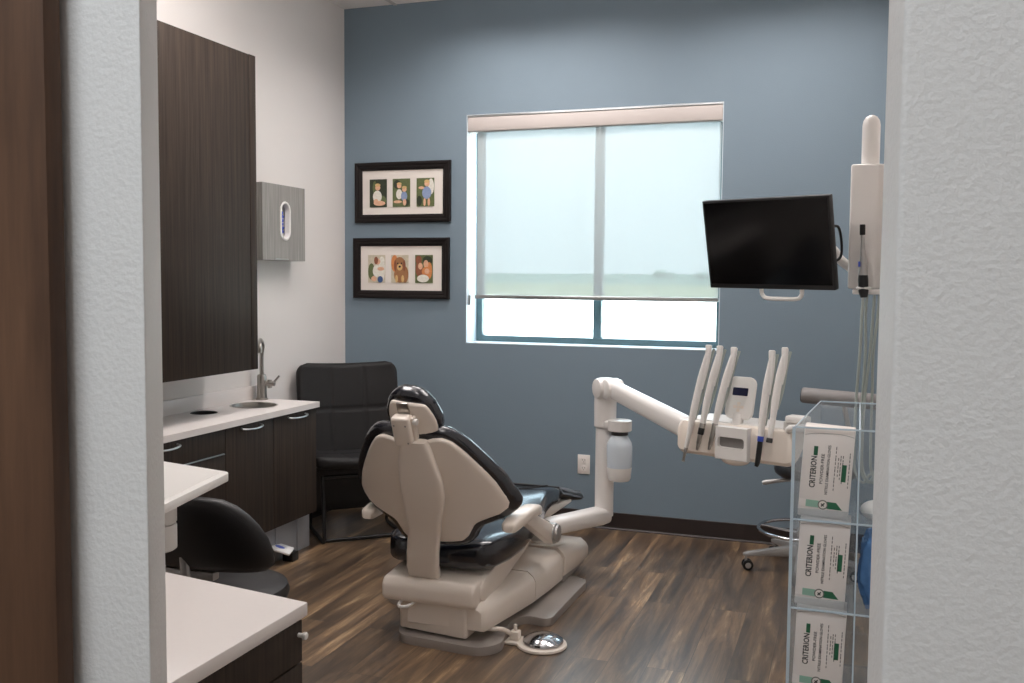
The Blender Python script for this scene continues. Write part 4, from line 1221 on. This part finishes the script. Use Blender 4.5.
handpiece(0.373, 0.785, 0.392, 1.232, 'black', 'curing_light', 'long black handpiece with a blue ring right of the control pad')
handpiece(0.420, 0.885, 0.445, 1.243, 'dark_tip', 'handpiece', 'short dark tipped handpiece nearest the glove boxes')

# ------------------------------------------------------------------ doctor's stool at the right
st_ = thing('doctor_stool', 'wheeled stool with a foot ring and grey backrest by the glove boxes', 'stool', (2.94, -0.47, 0))
sc1 = (2.94, -0.465)
star_base(st_, sc1, 0.29, 196, M['silver'])
bm = B(); cyl(bm, (sc1[0], sc1[1], 0.13), (sc1[0], sc1[1], 0.50), 0.022); obj('gas_column', bm, M['chrome'], st_)
bm = B(); tube(bm, ring_pts(sc1, 0.225, 0.215, 28), 0.009, 10, closed=True, k=3)
for k in range(3):
    a = math.radians(170 + 120 * k); tube(bm, [(sc1[0] + 0.02 * math.cos(a), sc1[1] + 0.02 * math.sin(a), 0.20), (sc1[0] + 0.22 * math.cos(a), sc1[1] + 0.22 * math.sin(a), 0.214)], 0.007, 8, k=2)
cyl(bm, (sc1[0], sc1[1], 0.18), (sc1[0], sc1[1], 0.23), 0.032)
obj('foot_ring', bm, M['chrome'], st_)
bm = B(); lathe(bm, [(0.05, 0.495), (0.18, 0.50), (0.20, 0.515), (0.205, 0.535), (0.195, 0.558), (0.16, 0.568), (0.0005, 0.572)], Matrix.Translation((sc1[0] + 0.05, sc1[1], 0)), 36); obj('seat', bm, M['black_vinyl'], st_)
bm = B(); tube(bm, [(2.95, -0.50, 0.488), (2.84, -0.53, 0.482), (2.755, -0.545, 0.468), (2.735, -0.55, 0.462)], [0.008, 0.009, 0.013, 0.010], 10); obj('height_lever', bm, M['silver'], st_)
bm = B(); tube(bm, [(3.05, -0.40, 0.50), (3.16, -0.26, 0.52), (3.17, -0.235, 0.62), (3.13, -0.24, 0.80), (3.11, -0.245, 0.90)], 0.013, 10); obj('back_post', bm, M['silver'], st_)
bm = B(); cyl(bm, (2.905, -0.255, 0.895), (3.29, -0.30, 0.88), 0.042, seg=28, bev=0.008); bk = plab(obj('backrest', bm, M['grey_cushion'], st_), 'grey padded roll')
bm = B(); cyl(bm, (2.902, -0.2546, 0.8952), (2.907, -0.2552, 0.8949), 0.036, seg=24, bev=0.001); obj('end_cap', bm, M['dark_pl'], bk)

# ------------------------------------------------------------------ wall column with x-ray arm, monitor, camera wand
xr = thing('wall_xray_unit', 'white wall mounted x-ray box with a folded rounded arm above it', 'x-ray unit', (XW, -1.1, 1.47))
bm = B(); prism(bm, [(3.125, -1.20), (3.235, -1.20), (XW, -1.10), (XW, -0.95), (3.125, -0.95)], 1.472, 2.005, 0.010, seg=3); obj('housing', bm, M['white_gloss'], xr)
bm = B(); lathe(bm, [(0.037, 2.0), (0.0375, 2.02), (0.0375, 2.18), (0.034, 2.20), (0.024, 2.216), (0.010, 2.224), (0.0005, 2.226)], Matrix.Translation((3.203, -1.10, 0)), 28); obj('folded_arm', bm, M['white_gloss'], xr)

mo = thing('monitor', 'black flat screen monitor on an arm in front of the blue wall', 'monitor', (2.78, -1.19, 1.67))
cen = V((2.779, -1.19, 1.666))
mu = V((0.8987, -0.4386, -0.0076)).normalized(); mv = V((-0.0879, -0.1969, 0.9765)); mv = (mv - mu * mv.dot(mu)).normalized(); mn = mu.cross(mv)
w_, h_ = 0.628, 0.408
MM = frame(cen, mu, -mn, mv)   # local y goes away from viewer
bm = B(); box(bm, (-w_ / 2, -0.004, -h_ / 2), (w_ / 2, 0.03, h_ / 2), 0.004, MM); box(bm, (-w_ / 2 + 0.08, 0.028, -h_ / 2 + 0.05), (w_ / 2 - 0.08, 0.05, h_ / 2 - 0.06), 0.01, MM)
cs = obj('casing', bm, M['black_pl'], mo)
bm = B(); box(bm, (-w_ / 2 + 0.011, -0.0055, -h_ / 2 + 0.022), (w_ / 2 - 0.011, -0.0035, h_ / 2 - 0.011), 0, MM); obj('screen', bm, M['screen'], mo)
bm = B()
bx = 0.045
tube(bm, [(bx - 0.10, 0.02, -h_ / 2 + 0.01), (bx - 0.10, 0.018, -h_ / 2 - 0.018), (bx - 0.095, 0.016, -h_ / 2 - 0.032), (bx - 0.075, 0.015, -h_ / 2 - 0.046), (bx, 0.015, -h_ / 2 - 0.048), (bx + 0.075, 0.015, -h_ / 2 - 0.046), (bx + 0.095, 0.016, -h_ / 2 - 0.032), (bx + 0.10, 0.018, -h_ / 2 - 0.018), (bx + 0.10, 0.02, -h_ / 2 + 0.01)], 0.0095, 10, k=5, M=MM)
plab(obj('handle', bm, M['white_gloss'], mo), 'white loop handle below the screen')
bm = B(); tube(bm, [(3.14, -1.05, 1.56), (3.09, -1.045, 1.60), (3.045, -1.06, 1.655), (2.95, -1.08, 1.68), (2.84, MM.translation.y + 0.08, 1.675)], 0.021, 14); cyl(bm, MM @ V((0.02, 0.045, 0)), MM @ V((0.02, 0.10, 0)), 0.05)
obj('support_arm', bm, M['white_gloss'], mo)
bm = B(); tube(bm, [MM @ V((w_ / 2 - 0.03, 0.035, 0.06)), (3.08, -1.25, 1.735), (3.095, -1.20, 1.67), (3.092, -1.17, 1.61), (3.06, -1.12, 1.585)], 0.006, 8); plab(obj('cable', bm, M['black_pl'], mo), 'black looped cable')

ih = thing('accessory_holder', 'white holder bracket under the x-ray box by the door edge', 'holder', (3.23, -1.2, 1.46))
bm = B(); box(bm, (3.145, -1.235, 1.448), (3.29, -1.16, 1.471), 0.006); box(bm, (3.262, -1.232, 1.40), (3.30, -1.17, 1.45), 0.004, mi=1)
tube(bm, [(3.19 + 0.026 * math.cos(a), -1.235 + 0.026 * math.sin(a), 1.475) for a in [2 * PI * i / 12 for i in range(12)]], 0.006, 8, closed=True, k=2)
obj('bracket', bm, [M['white_pl'], M['dark_pl']], ih)
cw = thing('intraoral_camera', 'slim camera wand with a black grip standing in the white holder', 'camera', (3.185, -1.245, 1.40))
bm = B(); tube(bm, [(3.183, -1.245, 1.61), (3.1805, -1.245, 1.67), (3.179, -1.245, 1.70)], [0.012, 0.008, 0.008], 12, k=3); obj('neck', bm, M['silver'], cw)
bm = B(); cyl(bm, (3.179, -1.245, 1.70), (3.178, -1.247, 1.745), 0.0115, bev=0.003); plab(obj('camera_head', bm, M['black_pl'], cw), 'black tip')
bm = B(); tube(bm, [(3.183, -1.245, 1.62), (3.186, -1.245, 1.58), (3.186, -1.245, 1.53)], [0.012, 0.017, 0.02], 14, k=3); obj('body', bm, M['silver'], cw)
bm = B(); tube(bm, [(3.186, -1.245, 1.56), (3.187, -1.245, 1.51), (3.19, -1.245, 1.46), (3.192, -1.245, 1.435)], [0.0165, 0.0215, 0.021, 0.014], 14, k=3); gp = plab(obj('grip', bm, M['black_pl'], cw), 'black rubber grip')
bm = B(); box(bm, (3.165, -1.266, 1.565), (3.173, -1.255, 1.588), 0.002); plab(obj('button', bm, M['blue_pl'], cw), 'blue button')
rc = random.Random(5)
for i, (xa, ya, xb, yb, m, lab) in enumerate((
        (3.190, -1.24, 3.172, -1.16, 'tube', 'pale hose hanging straight below the camera wand'),
        (3.205, -1.215, 3.195, -1.14, 'tube', 'grey green hose second from the camera wand'),
        (3.235, -1.21, 3.205, -1.15, 'tube', 'slanting hose that crosses in front of the other hoses'),
        (3.255, -1.21, 3.24, -1.14, 'tube', 'pale hose farthest from the camera wand'),
        (3.275, -1.20, 3.262, -1.14, 'black_pl', 'thin black cord beside the hoses at the door edge'))):
    bm = B()
    w = 0.006 if m == 'tube' else 0.004
    tube(bm, [(xa, ya, 1.445), (xa - 0.004, ya - 0.006, 1.36), ((xa + xb) / 2 + rc.uniform(-.01, .01), (ya + yb) / 2, 1.2), (xb + rc.uniform(-.006, .006), yb, 1.0), (xb, yb, 0.8), (xb + 0.005, yb, 0.68), (xb + 0.04, yb + 0.01, 0.62), (xb + 0.075, yb + 0.03, 0.66), (XW - 0.002, yb + 0.05, 0.72)], w, 8, k=6)
    tag(obj('hose' if m == 'tube' else 'cord', bm, M[m], origin=(xa, ya, 1.445)), lab, 'hose' if m == 'tube' else 'cord', 'hoses below the camera wand')

# ------------------------------------------------------------------ acrylic glove-box rack and its contents
rk = thing('glove_box_rack', 'clear acrylic rack of stacked glove boxes beside the doorway', 'rack', (3.18, -2.98, 0.42))
RX0, RX1, RXM = 3.018, XW - 0.001, 3.176
RY0, RY1 = -3.055, -2.80
RXB = 3.072          # the left side leans in towards the back
ZB = 1.165
T = 0.004
tiers = [0.425, 0.655, 0.888, 1.128]
bm = B()
for xf, xb in ((RX0, RXB), (RXM, RXM)):
    rings = []
    for dx in (-T / 2, T / 2):
        rings.append([(xf + dx, RY0, 0.42), (xf + dx, RY0, 1.128), (xb + dx, RY1, ZB), (xb + dx, RY1, 0.42)])
    loft(bm, rings)
obj('side_panel', bm, M['acrylic_side'], rk, smooth=0)
bm = B(); box(bm, (RXB, RY1, 0.42), (RX1, RY1 + T, ZB)); obj('back_panel', bm, M['acrylic'], rk, smooth=0)
for z in tiers[:3]:
    bm = B(); prism(bm, [(RX0, RY0 - 0.004), (RX1, RY0 - 0.004), (RX1, RY1), (RXB, RY1)], z - T, z); obj('shelf', bm, M['acrylic'], rk, smooth=0)
    bm = B(); box(bm, (RX0, RY0 - 0.008, z - T), (RX1, RY0 - 0.004, z + 0.03)); obj('front_lip', bm, M['acrylic'], rk, smooth=0)
bm = B()
e = 0.0020
for x, xb in ((RX0, RXB), (RXM, RXM), (RX1 - 0.004, RX1 - 0.004)):
    ee = 0.006 if x == RX0 else e
    box(bm, (x - ee, RY0 - 0.008, 0.42), (x + e, RY0 - 0.004, 1.128))
    tube(bm, [(x, RY0 - 0.004, 1.128), (xb, RY1 + 0.002, ZB + 0.001)], e, 6, k=1)
box(bm, (RXB, RY1, ZB - 0.001), (RX1, RY1 + T, ZB + 0.003))
for z in tiers:
    box(bm, (RX0, RY0 - 0.0085, z - e), (RX1, RY0 - 0.004, z + e))
plab(obj('edge', bm, M['acrylic_edge_highlight'], rk, smooth=0), 'polished acrylic edges with the highlight in their pale colour')

def text_mesh(s, size, bold=0.0):
    cu = bpy.data.curves.new('lettering', 'FONT')
    cu.body = s; cu.size = size; cu.offset = bold; cu.resolution_u = 2
    o = bpy.data.objects.new('lettering', cu)
    COL.objects.link(o)
    bpy.context.view_layer.update()
    me = bpy.data.meshes.new_from_object(o.evaluated_get(bpy.context.evaluated_depsgraph_get()))
    bpy.data.objects.remove(o); bpy.data.curves.remove(cu)
    return me
def add_text(bm, s, size, M4, mi=0, bold=0.0, fit=None):
    me = text_mesh(s, size, bold)
    xs = [v.co.x for v in me.vertices]
    k = fit / (max(xs) - min(xs)) if fit and xs else 1.0
    t = B(); t.from_mesh(me); bpy.data.meshes.remove(me)
    for v in t.verts:
        v.co.x *= k
    for f in t.faces:
        f.material_index = mi
    join(bm, t, M4, mi)
BW, BH, BD = 0.124, 0.234, 0.072
def glove_box(x0, z0, tilt, label):
    g = thing('glove_box', label, 'box', (x0, RY0 + 0.01, z0), 'glove boxes in the acrylic rack')
    Mg = Matrix.Translation((x0, RY0 + 0.012, z0)) @ Matrix.Rotation(math.radians(tilt), 4, 'Y')
    bm = B(); box(bm, (0, 0, 0), (BW, BD, BH), 0.0025, Mg); obj('carton', bm, M['card'], g)
    # printing on the front face: local text x runs up the box, text y runs to the left
    def FT(x, z):   # text origin at (x,z) on the front, reading upwards
        return Mg @ frame(V((x, -0.0006, z)), V((0, 0, 1)), V((-1, 0, 0)), V((0, -1, 0)))
    bm = B()
    add_text(bm, 'CRITERION', 0.020, FT(0.036, 0.076), 0, 0.0004, fit=0.082)
    add_text(bm, 'POWDER-FREE', 0.0105, FT(0.054, 0.088), 0, 0.0001, fit=0.078)
    add_text(bm, 'NITRILE EXAMINATION GLOVES', 0.0095, FT(0.068, 0.062), 0, 0.0001, fit=0.128)
    for x, z, L_ in ((0.082, 0.075, 0.115), (0.089, 0.112, 0.052), (0.0945, 0.105, 0.066), (0.100, 0.095, 0.075), (0.116, 0.085, 0.095)):
        nb = int(L_ / 0.009)
        for q in range(nb):     # words too small to read: fine broken rules
            zz0 = z + q * L_ / nb
            box(bm, (x - 0.0011, -0.0008, zz0), (x + 0.0009, -0.0003, zz0 + L_ / nb * (0.55 + 0.3 * ((q * 7) % 3) / 2)), M=Mg, mi=1)
    obj('lettering', bm, [M['ink'], M['ink_grey']], g, smooth=0)
    bm = B(); box(bm, (0.027, -0.0008, 0.161), (0.037, -0.0002, 0.185), M=Mg)
    obj('brand_mark', bm, M['green'], g, smooth=0)
    bm = B(); box(bm, (0.0985, -0.0008, 0.1), (0.110, -0.0002, 0.144), M=Mg)
    plab(obj('size_label', bm, M['green'], g, smooth=0), 'green size label')
    bm = B()
    prism(bm, [(0.018, 0.026), (0.050, 0.026), (0.050, 0.044), (0.018, 0.044)], -0.0008, -0.0002, 0, Mg, axis='Y', mi=1)
    prism(bm, [(0.0, 0.026), (0.018, 0.026), (0.018, 0.044), (0.0, 0.044)], -0.0007, -0.0002, 0, Mg, axis='Y', mi=3)
    prism(bm, [(0.070, 0.026), (0.108, 0.026), (0.092, 0.044), (0.070, 0.044)], -0.0008, -0.0002, 0, Mg, axis='Y', mi=0)
    plab(obj('green_band', bm, [M['green'], M['pale_green'], M['ink'], M['card']], g, smooth=0), 'green printed band')
    bm = B()
    cpts = [(0.060 + 0.0125 * math.cos(2 * PI * i / 24), 0.035 + 0.0125 * math.sin(2 * PI * i / 24)) for i in range(24)]
    prism(bm, cpts, -0.0011, -0.0003, 0, Mg, axis='Y')
    prism(bm, [(0.060 + (u - 0.06) * 0.78, 0.035 + (v - 0.035) * 0.78) for u, v in cpts], -0.0014, -0.001, 0, Mg, axis='Y', mi=1)
    box(bm, (0.055, -0.0017, 0.033), (0.065, -0.0013, 0.0355), M=Mg @ Matrix.Translation((0.06, 0, 0.035)) @ Matrix.Rotation(0.7, 4, 'Y') @ Matrix.Translation((-0.06, 0, -0.035)), mi=2)
    box(bm, (0.0585, -0.0017, 0.029), (0.0615, -0.0013, 0.041), M=Mg @ Matrix.Translation((0.06, 0, 0.035)) @ Matrix.Rotation(0.7, 4, 'Y') @ Matrix.Translation((-0.06, 0, -0.035)), mi=2)
    plab(obj('emblem', bm, [M['ink_grey'], M['matboard'], M['ink']], g, smooth=0), 'round grey emblem')
    bm = B()
    tube(bm, [(0.002, -0.0004, BH - 0.022), (0.03, -0.0004, BH - 0.016), (0.09, -0.0004, BH - 0.013), (BW - 0.002, -0.0004, BH - 0.018)], 0.0005, 6, M=Mg)
    obj('perforation', bm, M['ink_grey'], g)
glove_box(3.029, 0.896, 3.2, 'topmost white glove box standing in the acrylic rack')
glove_box(3.027, 0.662, 2.6, 'middle white glove box of the three in the acrylic rack')
glove_box(3.026, 0.428, 2.0, 'lowest white glove box of the three in the acrylic rack')
def bag(z0, h, label, seed):
    r_ = random.Random(seed)
    bm = B()
    t = B(); bmesh.ops.create_icosphere(t, subdivisions=4, radius=1.0)
    from mathutils import noise
    for v in t.verts:
        n_ = noise.noise(v.co * 2.3 + V((seed, 0, 0))) * 0.28 + noise.noise(v.co * 6 + V((0, seed, 0))) * 0.12
        q = v.co * (1 + n_)
        s = lambda c: math.copysign(abs(c) ** 0.7, c)
        v.co = V((3.226 + s(q.x) * 0.042, -2.99 + s(q.y) * 0.042, z0 + h / 2 + max(-1, s(q.z)) * h / 2))
    join(bm, t)
    tag(obj('packet', bm, M['blue_bag'], origin=(3.226, -2.99, z0)), label, 'packet', 'blue packets in the acrylic rack')
bag(0.657, 0.20, 'crumpled blue packet beside the middle glove box in the rack', 3)
bag(0.575, 0.07, 'dark blue packet tucked low beside the lowest glove box', 9) if False else None
bm = B()
t = B(); bmesh.ops.create_uvsphere(t, u_segments=16, v_segments=10, radius=1.0)
for v in t.verts:
    v.co = V((3.222 + v.co.x * 0.04, -3.0 + v.co.y * 0.03, 0.915 + v.co.z * 0.026))
join(bm, t)
tag(obj('gauze_roll', bm, M['white_pl'], origin=(3.222, -3.0, 0.89)), 'white roll lying beside the topmost glove box in the rack', 'roll')

# ------------------------------------------------------------------ light
w = bpy.data.worlds.new('sky'); SC.world = w; w.use_nodes = True
nt = w.node_tree
bg = nt.nodes['Background']
tc = nt.nodes.new('ShaderNodeTexCoord'); sp = nt.nodes.new('ShaderNodeSeparateXYZ'); cr = nt.nodes.new('ShaderNodeValToRGB')
cr.color_ramp.elements[0].position = 0.0; cr.color_ramp.elements[0].color = (0.84, 0.95, 1.0, 1)
cr.color_ramp.elements[1].position = 0.6; cr.color_ramp.elements[1].color = (0.66, 0.84, 1.0, 1)
nt.links.new(tc.outputs['Generated'], sp.inputs[0]); nt.links.new(sp.outputs['Z'], cr.inputs[0]); nt.links.new(cr.outputs[0], bg.inputs['Color'])
bg.inputs['Strength'].default_value = 5.5

def sun(name, rot, e, ang=1.0):
    l = bpy.data.lights.new(name, 'SUN'); l.energy = e; l.angle = math.radians(ang); l.color = (1.0, 0.96, 0.9)
    o = bpy.data.objects.new(name, l); o.rotation_euler = [math.radians(r) for r in rot]; COL.objects.link(o)
sun('sun', (38, 0, 12), 25.0)      # high behind the building: lights the ground outdoors only

def area(name, loc, sx, sy, e, col=(1, 0.94, 0.9), rot=(0, 0, 0), spread=180):
    l = bpy.data.lights.new(name, 'AREA'); l.shape = 'RECTANGLE'; l.size = sx; l.size_y = sy; l.energy = e; l.color = col; l.spread = math.radians(spread)
    o = bpy.data.objects.new(name, l); o.location = loc; o.rotation_euler = rot; COL.objects.link(o)
    return o
WARM = (1.0, 0.94, 0.92)
area('ceiling_lamp_far', (1.35, -0.58, CEIL - 0.012), 1.2, 0.4, 17, WARM, spread=140)
area('ceiling_lamp_middle', (2.75, -0.62, CEIL - 0.012), 1.0, 0.4, 13, WARM, spread=140)
area('ceiling_lamp_left', (0.80, -2.3, CEIL - 0.012), 0.6, 1.2, 30, WARM, spread=172)
area('ceiling_lamp_near', (2.5, -3.3, CEIL - 0.012), 0.6, 1.2, 8, WARM, spread=110)
area('added_ceiling_fill', (1.6, -2.0, CEIL - 0.45), 0.3, 1.2, 20, WARM, rot=(PI, 0, 0))  # added upward fill without a fixture, brightens the ceiling
area('corridor_lamp', (3.6, -6.4, CEIL - 0.012), 1.2, 0.6, 9)
area('corridor_lamp_side', (2.1, -6.2, CEIL - 0.012), 1.2, 0.6, 52, (0.84, 0.93, 1.0))

# ------------------------------------------------------------------ camera
YAW, PIT, ROL = -0.339134, 0.0641411, 0.00789546
f = V((math.sin(YAW) * math.cos(PIT), math.cos(YAW) * math.cos(PIT), -math.sin(PIT)))
r = V((math.cos(YAW), -math.sin(YAW), 0)); u = r.cross(f)
Rr = r * math.cos(ROL) + u * math.sin(ROL); Uu = -r * math.sin(ROL) + u * math.cos(ROL)
cam = bpy.data.cameras.new('camera')
cam.sensor_width = 36.0; cam.lens = 965.68 / 1024 * 36.0; cam.clip_start = 0.05; cam.clip_end = 5000
co = bpy.data.objects.new('camera', cam)
co.matrix_world = frame(V((3.15, -5.625, 1.5)), Rr, Uu, -f)
COL.objects.link(co); SC.camera = co
SC.view_settings.view_transform = 'Standard'
SC.view_settings.look = 'None'
SC.view_settings.gamma = 1.0
SC.view_settings.exposure = 0.0
SC.view_settings.use_curve_mapping = False
